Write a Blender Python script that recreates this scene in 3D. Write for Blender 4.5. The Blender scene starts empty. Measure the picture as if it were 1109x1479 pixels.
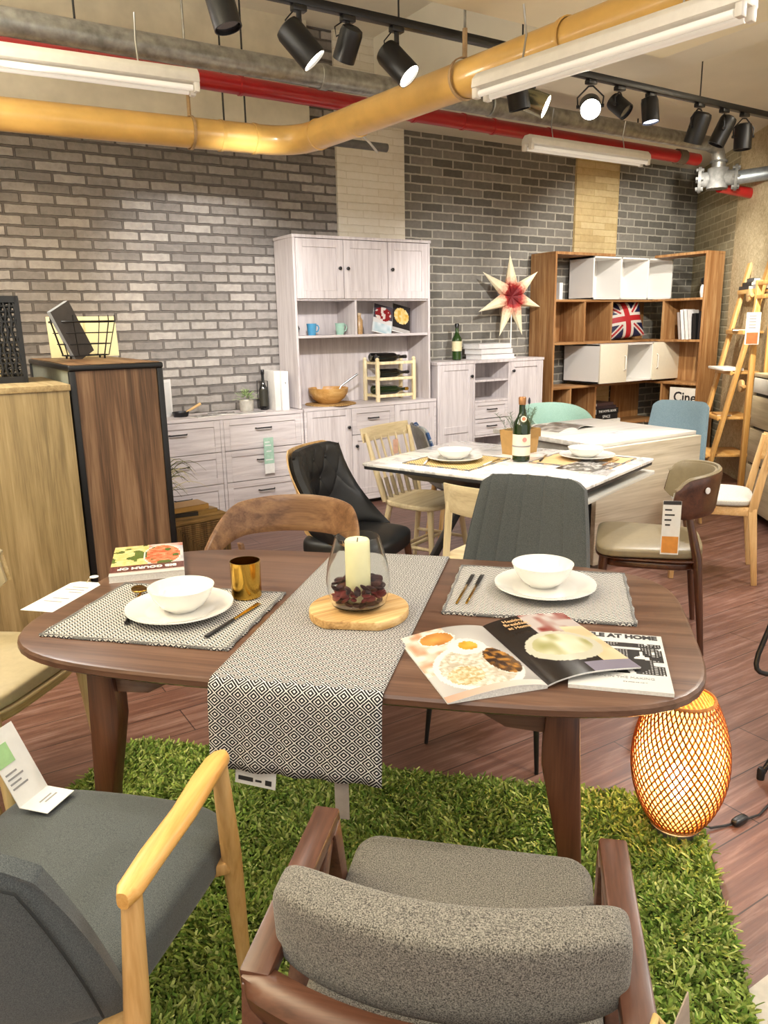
import bpy, bmesh, math, random
import numpy as np
from mathutils import Vector, Matrix, Euler
random.seed(7); rng = np.random.default_rng(7)
SC = bpy.context.scene; COL = SC.collection
R = math.radians; PI = math.pi
def sin(d): return math.sin(R(d))
def cos(d): return math.cos(R(d))

# ------------------------------------------------------------------ camera
def setup_camera(tilt=13.7, roll=1.07, head=58.0, h=1.46, f=1110.0):
    t, r, a = R(tilt), R(roll), R(head)
    fwd = Vector((math.cos(a)*math.cos(t), math.sin(a)*math.cos(t), -math.sin(t)))
    right = Vector((math.sin(a), -math.cos(a), 0)); down = fwd.cross(right)
    xr = math.cos(r)*right + math.sin(r)*down
    yr = -math.sin(r)*right + math.cos(r)*down
    cd = bpy.data.cameras.new('camera'); co = bpy.data.objects.new('camera', cd); COL.objects.link(co)
    m = Matrix((( xr.x, -yr.x, -fwd.x, 0), (xr.y, -yr.y, -fwd.y, 0), (xr.z, -yr.z, -fwd.z, h), (0, 0, 0, 1)))
    co.matrix_world = m
    cd.sensor_fit = 'VERTICAL'; cd.sensor_height = 24.0; cd.lens = f/1479.0*24.0; cd.clip_start = 0.02
    SC.camera = co
setup_camera()

# ------------------------------------------------------------------ world, lights, exposure
SC.view_settings.view_transform = 'Standard'; SC.view_settings.look = 'None'
SC.view_settings.gamma = 1.0; SC.view_settings.use_curve_mapping = False
SC.view_settings.exposure = 0.75
W = bpy.data.worlds.new('world'); SC.world = W; W.use_nodes = True
W.node_tree.nodes['Background'].inputs[0].default_value = (1.0, 0.95, 0.88, 1)
W.node_tree.nodes['Background'].inputs[1].default_value = 0.75
def area(name, loc, size, power, col=(1, .965, .92), rot=(0, 0, 0)):
    l = bpy.data.lights.new(name, 'AREA'); l.shape = 'RECTANGLE'; l.size, l.size_y = size; l.energy = power; l.color = col
    o = bpy.data.objects.new(name, l); COL.objects.link(o); o.location = loc; o.rotation_euler = rot
    return o
def spot_light(name, loc, target, power, cone=45, blend=.5, col=(1, .95, .88), rad=.04):
    l = bpy.data.lights.new(name, 'SPOT'); l.energy = power; l.spot_size = R(cone); l.spot_blend = blend; l.color = col; l.shadow_soft_size = rad
    o = bpy.data.objects.new(name, l); COL.objects.link(o); o.location = loc
    o.rotation_euler = (Vector(target)-Vector(loc)).to_track_quat('-Z', 'Y').to_euler()
    return o
# unseen area fills standing in for the shop's other ceiling lamps
area('shop_fill_near', (-0.6, 0.2, 2.72), (2.0, 0.5), 13)
area('shop_fill_over_table', (1.3, 1.3, 2.70), (1.2, 0.3), 5)
area('shop_fill_middle', (3.7, 1.3, 2.80), (0.6, 1.0), 46)
area('shop_fill_right', (5.3, 2.0, 2.95), (1.5, 0.6), 62, (1, .93, .8))
area('shop_fill_left', (-0.3, 3.9, 2.62), (1.2, 0.5), 30)
area('shop_fill_behind', (-1.6, -1.4, 2.7), (1.5, 1.5), 20)
area('ceiling_wash_left', (-0.9, 2.6, 2.30), (1.6, 2.2), 130, (1, .96, .88), (PI, 0, 0))  # unseen uplights, added here and below to brighten the ceiling
area('ceiling_wash_right', (7.2, .8, 2.30), (1.4, 2.0), 80, (1, .94, .82), (PI, 0, 0))
area('ceiling_wash_near', (1.6, -.6, 2.25), (2.4, 1.0), 40, (1, .96, .88), (PI, 0, 0))
# beams near the track spotlights, with extra unseen spots added to brighten areas
spot_light('beam_brick', (1.75, 3.3, 2.46), (2.05, 5.78, 1.75), 190, 42, .9, (1, .97, .93))
spot_light('beam_brick_warm', (.55, 3.2, 2.46), (.95, 5.78, 1.72), 90, 38, .9, (1, .80, .55))
spot_light('beam_hutch', (1.65, 3.05, 2.44), (3.2, 5.4, 1.2), 150, 50, .8, (1, .97, .97))
spot_light('beam_dresser', (1.35, 2.95, 2.45), (2.05, 5.4, .55), 110, 46, .8, (1, .97, .96))  # extra beam added to light the dresser
spot_light('beam_highboard', (3.55, 3.16, 2.45), (4.5, 5.4, 1.3), 130, 60, .8, (1, .97, .95))  # extra beam added to light the highboard
spot_light('beam_bookcase', (5.35, 3.95, 2.72), (6.25, 5.5, 1.2), 95, 95, .5, (1, .95, .88))
spot_light('beam_marble', (2.10, 2.95, 2.44), (2.75, 2.95, .75), 70, 60, .7)
spot_light('beam_white_table', (3.80, 3.16, 2.50), (3.9, 3.4, .75), 70, 70, .7)
spot_light('beam_right', (4.45, 3.2, 2.45), (3.6, 2.4, .5), 70, 60, .6)
spot_light('beam_dining', (1.13, 2.70, 2.40), (1.25, 1.5, .75), 10, 60, .7)
spot_light('beam_rug', (2.3, .4, 2.5), (1.2, 1.1, .3), 42, 60, .7)
spot_light('beam_corner', (4.70, 3.25, 2.44), (7.15, 5.2, 2.1), 150, 44, .8, (1, .93, .8))  # extra beam added to brighten the dark right corner
spot_light('beam_ladder', (4.7, 3.2, 2.44), (5.9, 3.9, 1.0), 150, 62, .6, (1, .87, .66))

# ------------------------------------------------------------------ materials
def s2l(c):
    if isinstance(c, str):
        c = c.lstrip('#'); c = tuple(int(c[i:i+2], 16)/255 for i in (0, 2, 4))
    return tuple((x/12.92 if x <= .04045 else ((x+.055)/1.055)**2.4) for x in c)
def rgba(c): return (*s2l(c), 1)
def newmat(name):
    m = bpy.data.materials.new(name); m.use_nodes = True; nt = m.node_tree
    return m, nt, nt.nodes['Principled BSDF']
def N(nt, typ, **kw):
    n = nt.nodes.new(typ)
    for k, v in kw.items(): setattr(n, k, v)
    return n
def ramp(nt, fac, stops):
    r = N(nt, 'ShaderNodeValToRGB'); e = r.color_ramp.elements
    while len(e) < len(stops): e.new(.5)
    for el, (p, c) in zip(e, stops): el.position = p; el.color = rgba(c)
    nt.links.new(fac, r.inputs[0]); return r.outputs[0]
def bump(nt, b, h, strength=.3, dist=.002):
    n = N(nt, 'ShaderNodeBump'); n.inputs['Strength'].default_value = strength; n.inputs['Distance'].default_value = dist
    nt.links.new(h, n.inputs['Height']); nt.links.new(n.outputs[0], b.inputs['Normal'])
def coords(nt, scale=(1, 1, 1), rot=(0, 0, 0), kind='Object'):
    t = N(nt, 'ShaderNodeTexCoord'); m = N(nt, 'ShaderNodeMapping')
    m.inputs['Scale'].default_value = scale; m.inputs['Rotation'].default_value = rot
    nt.links.new(t.outputs[kind], m.inputs[0]); return m.outputs[0]
def noise(nt, vec, scale, detail=3, rough=.55, dist=0.0):
    n = N(nt, 'ShaderNodeTexNoise'); n.inputs['Scale'].default_value = scale; n.inputs['Detail'].default_value = detail
    n.inputs['Roughness'].default_value = rough; n.inputs['Distortion'].default_value = dist
    nt.links.new(vec, n.inputs['Vector']); return n.outputs['Fac']
_M = {}
def plain(name, col, rough=.5, metal=0.0, spec=.5, coat=0.0, emit=None, estr=0, vary=.06, nscale=30, trans=0, ior=1.45, alpha=None):
    if name in _M: return _M[name]
    m, nt, b = newmat(name)
    c = s2l(col)
    if vary:
        f = noise(nt, coords(nt), nscale, 3)
        lo = tuple(max(0, x*(1-vary*2)) for x in c); hi = tuple(min(1, x*(1+vary*2)) for x in c)
        r = N(nt, 'ShaderNodeValToRGB'); r.color_ramp.elements[0].position = .3; r.color_ramp.elements[1].position = .7
        r.color_ramp.elements[0].color = (*lo, 1); r.color_ramp.elements[1].color = (*hi, 1)
        nt.links.new(f, r.inputs[0]); nt.links.new(r.outputs[0], b.inputs['Base Color'])
    else: b.inputs['Base Color'].default_value = (*c, 1)
    b.inputs['Roughness'].default_value = rough; b.inputs['Metallic'].default_value = metal
    b.inputs['Specular IOR Level'].default_value = spec; b.inputs['Coat Weight'].default_value = coat
    if trans: b.inputs['Transmission Weight'].default_value = trans; b.inputs['IOR'].default_value = ior
    if emit: b.inputs['Emission Color'].default_value = rgba(emit); b.inputs['Emission Strength'].default_value = estr
    _M[name] = m; return m
def wood(name, c1, c2, c3=None, axis=2, rough=.45, scale=1.0, coat=0.0, contrast=(.3, .7), bstr=.08, bands=0):
    """grain runs along local axis"""
    if name in _M: return _M[name]
    m, nt, b = newmat(name)
    s = [22*scale]*3; s[axis] = 1.3*scale
    v = coords(nt, tuple(s)); f = noise(nt, v, 1.0, 6, .6, .6)
    s2 = [160*scale]*3; s2[axis] = 5*scale
    f2 = noise(nt, coords(nt, tuple(s2)), 1.0, 2)
    ad = N(nt, 'ShaderNodeMath', operation='MULTIPLY_ADD'); ad.inputs[1].default_value = .35
    nt.links.new(f2, ad.inputs[0]); nt.links.new(f, ad.inputs[2])
    su = N(nt, 'ShaderNodeMath', operation='SUBTRACT'); su.inputs[1].default_value = .175; nt.links.new(ad.outputs[0], su.inputs[0])
    st = [(contrast[0], c1), (contrast[1], c2)] if c3 is None else [(contrast[0], c1), (.5, c2), (contrast[1], c3)]
    nt.links.new(ramp(nt, su.outputs[0], st), b.inputs['Base Color'])
    b.inputs['Roughness'].default_value = rough; b.inputs['Coat Weight'].default_value = coat; b.inputs['Coat Roughness'].default_value = .25
    if bstr: bump(nt, b, f2, bstr, .001)
    _M[name] = m; return m
def fabric(name, c1, c2, scale=500, rough=.95, bstr=.5, aniso=(1, 1, 1), sheen=.2, big=0.0):
    if name in _M: return _M[name]
    m, nt, b = newmat(name)
    f = noise(nt, coords(nt, aniso), scale, 2, .7)
    nt.links.new(ramp(nt, f, [(.36, c1), (.64, c2)]), b.inputs['Base Color'])
    b.inputs['Roughness'].default_value = rough; b.inputs['Sheen Weight'].default_value = sheen; b.inputs['Specular IOR Level'].default_value = .2
    bump(nt, b, f, bstr, .0015); _M[name] = m; return m
def brick(name, ca, cb, cm, bw=.215, bh=.068, mort=.007, bstr=.7, noisec=.5, plane='xz', rot=0.0):
    m, nt, b = newmat(name)
    t = N(nt, 'ShaderNodeTexCoord'); sep = N(nt, 'ShaderNodeSeparateXYZ'); com = N(nt, 'ShaderNodeCombineXYZ')
    nt.links.new(t.outputs['Object'], sep.inputs[0])
    nz = N(nt, 'ShaderNodeTexNoise'); nz.inputs['Scale'].default_value = 14; nz.inputs['Detail'].default_value = 2; nt.links.new(t.outputs['Object'], nz.inputs['Vector'])
    wob = N(nt, 'ShaderNodeMath', operation='MULTIPLY_ADD'); wob.inputs[1].default_value = .012; nt.links.new(nz.outputs['Fac'], wob.inputs[0]); nt.links.new(sep.outputs['Z'], wob.inputs[2])
    nt.links.new(sep.outputs['X' if plane == 'xz' else 'Y'], com.inputs[0]); nt.links.new(wob.outputs[0], com.inputs[1])
    br = N(nt, 'ShaderNodeTexBrick'); br.inputs['Scale'].default_value = 1
    br.inputs['Brick Width'].default_value = bw; br.inputs['Row Height'].default_value = bh
    br.inputs['Mortar Size'].default_value = mort; br.inputs['Mortar Smooth'].default_value = .4; br.inputs['Bias'].default_value = 0
    br.inputs['Color1'].default_value = rgba(ca); br.inputs['Color2'].default_value = rgba(cb); br.inputs['Mortar'].default_value = rgba(cm)
    nt.links.new(com.outputs[0], br.inputs['Vector'])
    f = noise(nt, t.outputs['Object'], 22, 5, .65)
    mx = N(nt, 'ShaderNodeMix', data_type='RGBA', blend_type='OVERLAY'); mx.inputs['Factor'].default_value = noisec
    nt.links.new(br.outputs['Color'], mx.inputs['A']); nt.links.new(f, mx.inputs['B'])
    nt.links.new(mx.outputs['Result'], b.inputs['Base Color']); b.inputs['Roughness'].default_value = .85
    inv = N(nt, 'ShaderNodeMath', operation='MULTIPLY_ADD'); inv.inputs[1].default_value = -1.0; inv.inputs[2].default_value = 1.0
    nt.links.new(br.outputs['Fac'], inv.inputs[0])
    ad = N(nt, 'ShaderNodeMath', operation='MULTIPLY_ADD'); ad.inputs[1].default_value = .5; nt.links.new(f, ad.inputs[0]); nt.links.new(inv.outputs[0], ad.inputs[2])
    bump(nt, b, ad.outputs[0], bstr, .012); return m
def vcol(name, rough=.25, bstr=0):
    if name in _M: return _M[name]
    m, nt, b = newmat(name); a = N(nt, 'ShaderNodeVertexColor'); a.layer_name = 'Col'
    nt.links.new(a.outputs[0], b.inputs['Base Color']); b.inputs['Roughness'].default_value = rough
    if bstr: bump(nt, b, noise(nt, coords(nt), 300, 2), bstr, .001)
    _M[name] = m; return m
def weave(name, c1, c2, sx, sy, rough=.9, bstr=.6, kind='UV', mode='chevron', noisemix=.35):
    """woven cloth pattern on UV coordinates in metres"""
    m, nt, b = newmat(name)
    t = N(nt, 'ShaderNodeTexCoord'); sep = N(nt, 'ShaderNodeSeparateXYZ'); nt.links.new(t.outputs[kind], sep.inputs[0])
    def M(op, a, bb=None, c=None):
        n = N(nt, 'ShaderNodeMath', operation=op)
        for i, v in enumerate((a, bb, c)):
            if v is None: continue
            if isinstance(v, (int, float)): n.inputs[i].default_value = v
            else: nt.links.new(v, n.inputs[i])
        return n.outputs[0]
    X = M('MULTIPLY', sep.outputs['X'], 1/sx); Y = M('MULTIPLY', sep.outputs['Y'], 1/sy)
    if mode == 'diamond':
        fa = M('ABSOLUTE', M('SUBTRACT', M('FRACT', M('ADD', X, Y)), .5)); fb = M('ABSOLUTE', M('SUBTRACT', M('FRACT', M('SUBTRACT', X, Y)), .5))
        d = M('MAXIMUM', fa, fb); h = M('FRACT', M('MULTIPLY_ADD', d, 4.5, .55)); mask = M('GREATER_THAN', h, .60)
    elif mode == 'chevron':
        zig = M('PINGPONG', X, .5); h = M('FRACT', M('MULTIPLY_ADD', Y, 1.0, M('MULTIPLY', zig, 1.6))); mask = M('GREATER_THAN', h, .5)
    else:
        h = M('MULTIPLY', M('SINE', M('MULTIPLY', X, 6.283)), M('SINE', M('MULTIPLY', Y, 6.283))); mask = M('GREATER_THAN', h, 0.0)
    mp = N(nt, 'ShaderNodeMapping'); mp.inputs['Scale'].default_value = (1, 1, 1); nt.links.new(t.outputs['Object'], mp.inputs[0])
    f = noise(nt, mp.outputs[0], 420, 2, .7)
    mm = M('ADD', M('MULTIPLY', mask, 1-noisemix), M('MULTIPLY', M('MULTIPLY_ADD', f, 2.4, -.7), noisemix))
    nt.links.new(ramp(nt, mm, [(.15, c1), (.85, c2)]), b.inputs['Base Color']); b.inputs['Roughness'].default_value = rough
    b.inputs['Specular IOR Level'].default_value = .15
    bump(nt, b, M('ADD', mask, f), bstr, .0012); return m

# ------------------------------------------------------------------ mesh builder
class MB:
    def __init__(s): s.v = []; s.f = []; s.mi = []; s.cur = 0; s.uv = None
    def add(s, vs, fs):
        o = len(s.v); s.v += [tuple(v) for v in vs]; s.f += [tuple(i+o for i in f) for f in fs]; s.mi += [s.cur]*len(fs); return s
    def box(s, x0, x1, y0, y1, z0, z1):
        v = [(x, y, z) for z in (z0, z1) for y in (y0, y1) for x in (x0, x1)]
        return s.add(v, [(0, 2, 3, 1), (4, 5, 7, 6), (0, 1, 5, 4), (2, 6, 7, 3), (0, 4, 6, 2), (1, 3, 7, 5)])
    def bar(s, p, q, w, d, w2=None, d2=None, up=(0, 0, 1)):
        p, q = Vector(p), Vector(q); w2 = w if w2 is None else w2; d2 = d if d2 is None else d2
        t = (q-p).normalized(); a = t.cross(Vector(up))
        if a.length < 1e-4: a = t.cross(Vector((0, 1, 0)))
        a.normalize(); b = a.cross(t).normalized(); v = []
        for c, ww, dd in ((p, w, d), (q, w2, d2)):
            v += [c-a*ww/2-b*dd/2, c+a*ww/2-b*dd/2, c+a*ww/2+b*dd/2, c-a*ww/2+b*dd/2]
        return s.add(v, [(0, 3, 2, 1), (4, 5, 6, 7), (0, 1, 5, 4), (1, 2, 6, 5), (2, 3, 7, 6), (3, 0, 4, 7)])
    def tube(s, pts, r, n=10, cap=True, closed=False):
        pts = [Vector(p) for p in pts]; k = len(pts); rr = r if isinstance(r, (list, tuple)) else [r]*k
        ref = None; v = []
        for i, p in enumerate(pts):
            if closed: t = pts[(i+1) % k]-pts[i-1]
            else: t = pts[min(i+1, k-1)]-pts[max(i-1, 0)]
            t.normalize()
            if ref is None:
                ref = Vector((0, 0, 1)) if abs(t.z) < .9 else Vector((1, 0, 0))
            a = t.cross(ref); a.normalize(); b = t.cross(a).normalized(); ref = -b if False else a.cross(t)
            for j in range(n):
                an = 2*PI*j/n; v.append(p+(a*math.cos(an)+b*math.sin(an))*rr[i])
        fs = []
        for i in range(k if closed else k-1):
            for j in range(n):
                a0 = i*n+j; a1 = i*n+(j+1) % n; b0 = ((i+1) % k)*n+j; b1 = ((i+1) % k)*n+(j+1) % n
                fs.append((a0, b0, b1, a1))
        if cap and not closed: fs.append(tuple(range(n))); fs.append(tuple(range((k-1)*n, k*n))[::-1])
        return s.add(v, fs)
    def lathe(s, prof, n=24, c=(0, 0, 0), axis='z', cap=True):
        v = []
        for (r, z) in prof:
            for j in range(n):
                a = 2*PI*j/n; x, y = r*math.cos(a), r*math.sin(a)
                p = (x, y, z) if axis == 'z' else ((x, z, y) if axis == 'y' else (z, x, y))
                v.append((p[0]+c[0], p[1]+c[1], p[2]+c[2]))
        k = len(prof); fs = []
        for i in range(k-1):
            for j in range(n): fs.append((i*n+j, i*n+(j+1) % n, (i+1)*n+(j+1) % n, (i+1)*n+j))
        if cap:
            if prof[0][0] > 1e-5: fs.append(tuple(range(n))[::-1])
            if prof[-1][0] > 1e-5: fs.append(tuple(range((k-1)*n, k*n)))
        return s.add(v, fs)
    def prism(s, poly, a, b, axis='z'):
        """poly in the two other axes (xy / xz for y / yz for x)"""
        n = len(poly); f = {'z': lambda p, h: (p[0], p[1], h), 'y': lambda p, h: (p[0], h, p[1]), 'x': lambda p, h: (h, p[0], p[1])}[axis]
        v = [f(p, a) for p in poly]+[f(p, b) for p in poly]
        fs = [tuple(range(n))[::-1], tuple(range(n, 2*n))]+[(i, (i+1) % n, n+(i+1) % n, n+i) for i in range(n)]
        return s.add(v, fs)
    def cushion(s, sx, sy, sz, c=(0, 0, 0), p=4.0, n=12, fn=None):
        """superellipsoid-like padded block"""
        idx = {}; v = []; fs = []
        def vid(x, y, z):
            k = (round(x*n), round(y*n), round(z*n))
            if k not in idx:
                L = (abs(x)**p+abs(y)**p+abs(z)**p)**(1/p)
                q = (x/L*sx/2, y/L*sy/2, z/L*sz/2)
                if fn: q = fn(*q)
                idx[k] = len(v); v.append((q[0]+c[0], q[1]+c[1], q[2]+c[2]))
            return idx[k]
        h = [-1+2*i/n for i in range(n+1)]
        for ax in range(3):
            for sg in (-1, 1):
                for i in range(n):
                    for j in range(n):
                        q = []
                        for (a, b) in ((i, j), (i+1, j), (i+1, j+1), (i, j+1)):
                            t = [0, 0, 0]; t[ax] = sg; t[(ax+1) % 3] = h[a]; t[(ax+2) % 3] = h[b]; q.append(vid(*t))
                        fs.append(tuple(q if sg > 0 else q[::-1]))
        return s.add(v, fs)
    def shell(s, fn, ns, nt, th, pe=10.0, flat=False):
        """thick curved sheet; fn(s in -1..1, t in 0..1) -> point, rim rounded"""
        P = [[Vector(fn(-1+2*i/ns, j/nt)) for j in range(nt+1)] for i in range(ns+1)]
        F = []; B = []
        for i in range(ns+1):
            for j in range(nt+1):
                du = P[min(i+1, ns)][j]-P[max(i-1, 0)][j]; dv = P[i][min(j+1, nt)]-P[i][max(j-1, 0)]
                nn = du.cross(dv); nn = nn.normalized() if nn.length > 1e-9 else Vector((0, 0, 1))
                a = abs(-1+2*i/ns); b = abs(2*j/nt-1)
                k = 1 if flat else max(.15, (1-a**pe)*(1-b**pe))**.5
                tt = th(-1+2*i/ns, j/nt) if callable(th) else th
                F.append(P[i][j]+nn*tt/2*k); B.append(P[i][j]-nn*tt/2*k)
        m = nt+1; o = len(F); fs = []
        for i in range(ns):
            for j in range(nt):
                a, b, c, d = i*m+j, (i+1)*m+j, (i+1)*m+j+1, i*m+j+1
                fs.append((a, b, c, d)); fs.append((o+a, o+d, o+c, o+b))
        for i in range(ns):
            a, b = i*m, (i+1)*m; fs.append((a, o+a, o+b, b)); a += nt; b += nt; fs.append((a, b, o+b, o+a))
        for j in range(nt):
            a, b = j, j+1; fs.append((a, b, o+b, o+a)); a += ns*m; b += ns*m; fs.append((a, o+a, o+b, b))
        return s.add(F+B, fs)
    def sphere(s, c, r, n=10, sc=(1, 1, 1)):
        prof = [(r*math.sin(PI*i/n), -r*math.cos(PI*i/n)) for i in range(n+1)]
        prof[0] = (1e-6, -r); prof[-1] = (1e-6, r)
        t = MB(); t.lathe(prof, n*2 if n > 5 else 8, cap=False)
        return s.add([(v[0]*sc[0]+c[0], v[1]*sc[1]+c[1], v[2]*sc[2]+c[2]) for v in t.v], t.f)
    def xf(s, M, start=0):
        for i in range(start, len(s.v)): s.v[i] = tuple(M @ Vector(s.v[i]))
        return s
    def rot(s, ax, deg, about=(0, 0, 0), start=0):
        T = Matrix.Translation(Vector(about)); return s.xf(T @ Matrix.Rotation(R(deg), 4, ax) @ T.inverted(), start)
    def build(s, name, mat, parent=None, bevel=0, seg=2, smooth=True, angle=40, loc=None, rotz=0):
        me = bpy.data.meshes.new(name); me.from_pydata(s.v, [], s.f)
        mats = mat if isinstance(mat, (list, tuple)) else [mat]
        for m in mats: me.materials.append(m)
        if len(mats) > 1: me.polygons.foreach_set('material_index', s.mi)
        bm = bmesh.new(); bm.from_mesh(me); bmesh.ops.recalc_face_normals(bm, faces=bm.faces)
        if bevel:
            ed = [e for e in bm.edges if len(e.link_faces) == 2 and e.calc_face_angle() > R(30)]
            bmesh.ops.bevel(bm, geom=ed, offset=bevel, segments=seg, affect='EDGES', profile=.5, clamp_overlap=True)
        bm.to_mesh(me); bm.free()
        if smooth:
            me.polygons.foreach_set('use_smooth', [True]*len(me.polygons)); me.set_sharp_from_angle(angle=R(angle))
        o = bpy.data.objects.new(name, me); COL.objects.link(o)
        if parent: o.parent = parent
        if loc: o.location = loc
        if rotz: o.rotation_euler.z = R(rotz)
        return o
def thing(name, label, cat, loc=(0, 0, 0), rotz=0, group=None):
    o = bpy.data.objects.new(name, None); o.empty_display_size = .05; COL.objects.link(o); o.location = loc; o.rotation_euler.z = R(rotz)
    return tag(o, label, cat, group)
def tag(o, label, cat, group=None, kind=None):
    o['label'] = label; o['category'] = cat
    if group: o['group'] = group
    if kind: o['kind'] = kind
    return o
def struct(o): o['kind'] = 'structure'; return o
def dup(root, loc, rotz=None, label=None, group=None):
    r = root.copy(); COL.objects.link(r); r.location = loc
    if rotz is not None: r.rotation_euler.z = R(rotz)
    if label: r['label'] = label
    if group: r['group'] = group
    for ch in list(root.children):
        c = ch.copy(); COL.objects.link(c); c.parent = r
        for g in list(ch.children):
            d = g.copy(); COL.objects.link(d); d.parent = c
    return r
def text(name, body, size, mat, parent, loc, rot, ext=.0004, align='CENTER', sx=1.0, bold=0.0):
    cu = bpy.data.curves.new(name, 'FONT'); cu.body = body; cu.size = size; cu.extrude = ext; cu.align_x = align; cu.align_y = 'CENTER'; cu.offset = bold
    cu.resolution_u = 3
    t = bpy.data.objects.new(name, cu); COL.objects.link(t)
    dg = bpy.context.evaluated_depsgraph_get(); me = bpy.data.meshes.new_from_object(t.evaluated_get(dg))
    bpy.data.objects.remove(t); o = bpy.data.objects.new(name, me); COL.objects.link(o)
    me.materials.clear(); me.materials.append(mat); o.parent = parent; o.location = loc; o.rotation_euler = rot; o.scale = (sx, 1, 1)
    return o
def picture(name, w, h, nu, nv, paint, mat, parent, loc=(0, 0, 0), rot=(0, 0, 0), surf=None, th=0.0006, back=(0, 0, -1)):
    """printed sheet: colour given per face corner by paint(u, v) in sRGB"""
    me = bpy.data.meshes.new(name); v = []; f = []
    for j in range(nv+1):
        for i in range(nu+1):
            u, q = i/nu, j/nv; v.append(surf(u, q) if surf else ((u-.5)*w, (q-.5)*h, 0))
    for j in range(nv):
        for i in range(nu): a = j*(nu+1)+i; f.append((a, a+1, a+nu+2, a+nu+1))
    nf = len(f); o = len(v)
    v += [(p[0]+back[0]*th, p[1]+back[1]*th, p[2]+back[2]*th) for p in v]
    f += [tuple(i+o for i in q[::-1]) for q in f[:nf]]
    rim = [i for i in range(nu+1)]+[(j+1)*(nu+1)-1 for j in range(1, nv+1)]+[nv*(nu+1)+i for i in range(nu-1, -1, -1)]+[j*(nu+1) for j in range(nv-1, 0, -1)]
    for a, b in zip(rim, rim[1:]+rim[:1]): f.append((a, a+o, b+o, b))
    me.from_pydata(v, [], f); ca = me.color_attributes.new('Col', 'FLOAT_COLOR', 'CORNER'); cols = []
    for k, p in enumerate(f):
        if k < nf:
            j, i = divmod(k, nu); c = (*[q*.72 for q in s2l(paint((i+.5)/nu, (j+.5)/nv))], 1)
        else: c = (.7, .7, .68, 1)
        cols += list(c)*len(p)
    ca.data.foreach_set('color', cols); me.materials.append(mat)
    o = bpy.data.objects.new(name, me); COL.objects.link(o)
    if parent: o.parent = parent
    o.location = loc; o.rotation_euler = rot; return o
def hx(c): c = c.lstrip('#'); return tuple(int(c[i:i+2], 16)/255 for i in (0, 2, 4))
def mixc(a, b, t): return tuple(x+(y-x)*t for x, y in zip(a, b))
_nz = rng.random((64, 64))
def vn(x, y):
    xi, yi = math.floor(x), math.floor(y); fx, fy = x-xi, y-yi; fx = fx*fx*(3-2*fx); fy = fy*fy*(3-2*fy)
    g = lambda a, b: _nz[a % 64, b % 64]
    return (g(xi, yi)*(1-fx)+g(xi+1, yi)*fx)*(1-fy)+(g(xi, yi+1)*(1-fx)+g(xi+1, yi+1)*fx)*fy
UV_ = (math.sqrt(.5), -math.sqrt(.5)); VV_ = (math.sqrt(.5), math.sqrt(.5))
def tb(u, v): return (UV_[0]*u+VV_[0]*v, UV_[1]*u+VV_[1]*v)   # table axes -> room axes

def rrect(w, d, r, n=8):
    o = []
    for cx, cy, a0 in ((w/2-r, d/2-r, 0), (-w/2+r, d/2-r, 90), (-w/2+r, -d/2+r, 180), (w/2-r, -d/2+r, 270)):
        for i in range(n+1): a = a0+90*i/n; o.append((cx+r*cos(a), cy+r*sin(a)))
    return o
# shared materials
WHITE = plain('white_lacquer', '#eceae6', .35, vary=0)
BLACK = plain('black_metal', '#121214', .4, vary=.03)
BLACKP = plain('black_plastic', '#161618', .35, vary=.03)
WALNUT = wood('walnut', '#432a1e', '#5d4131', '#6f5241', axis=0, rough=.32, coat=.15)
WALNUTZ = wood('walnut_upright', '#371c10', '#55311d', '#653f28', axis=2, rough=.38, coat=.1)
OAK = wood('oak_upright', '#c4965a', '#d9b178', '#e4c494', axis=2, rough=.45)
OAKX = wood('oak_lengthwise', '#c4965a', '#d9b178', '#e4c494', axis=0, rough=.45)
OAKY = wood('oak_depthwise', '#c4965a', '#d9b178', '#e4c494', axis=1, rough=.45)
PALEZ = wood('greyed_white_wood', '#b4aaaa', '#cdc5c4', '#dcd5d4', axis=2, rough=.5, scale=1.6, contrast=(.25, .75))
PALEX = wood('greyed_white_wood_lengthwise', '#b4aaaa', '#cdc5c4', '#dcd5d4', axis=0, rough=.5, scale=1.6, contrast=(.25, .75))
PORC = plain('white_porcelain', '#e4e2dc', .12, coat=.5, vary=0)
PAPER = plain('white_paper', '#dededb', .5, vary=.02)
GREYP = plain('grey_print', '#8b8b8c', .5, vary=0)
DARKP = plain('dark_print', '#2b2b2d', .5, vary=0)
GOLD = plain('gold_metal', '#c9a048', .16, metal=1.0, vary=0)
STEEL = plain('steel', '#b9babb', .3, metal=1.0, vary=.03)
GALV = plain('galvanised_steel', '#9b9a94', .42, metal=.75, vary=.16, nscale=18)
GREENGLASS = plain('dark_green_glass', '#12240f', .06, coat=.4, vary=0)
BLACKGLASS = plain('black_glass', '#0a0b0c', .06, coat=.4, vary=0)
GLOSSPRINT = vcol('glossy_print', .2)
MATTPRINT = vcol('matt_print', .55)

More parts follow.
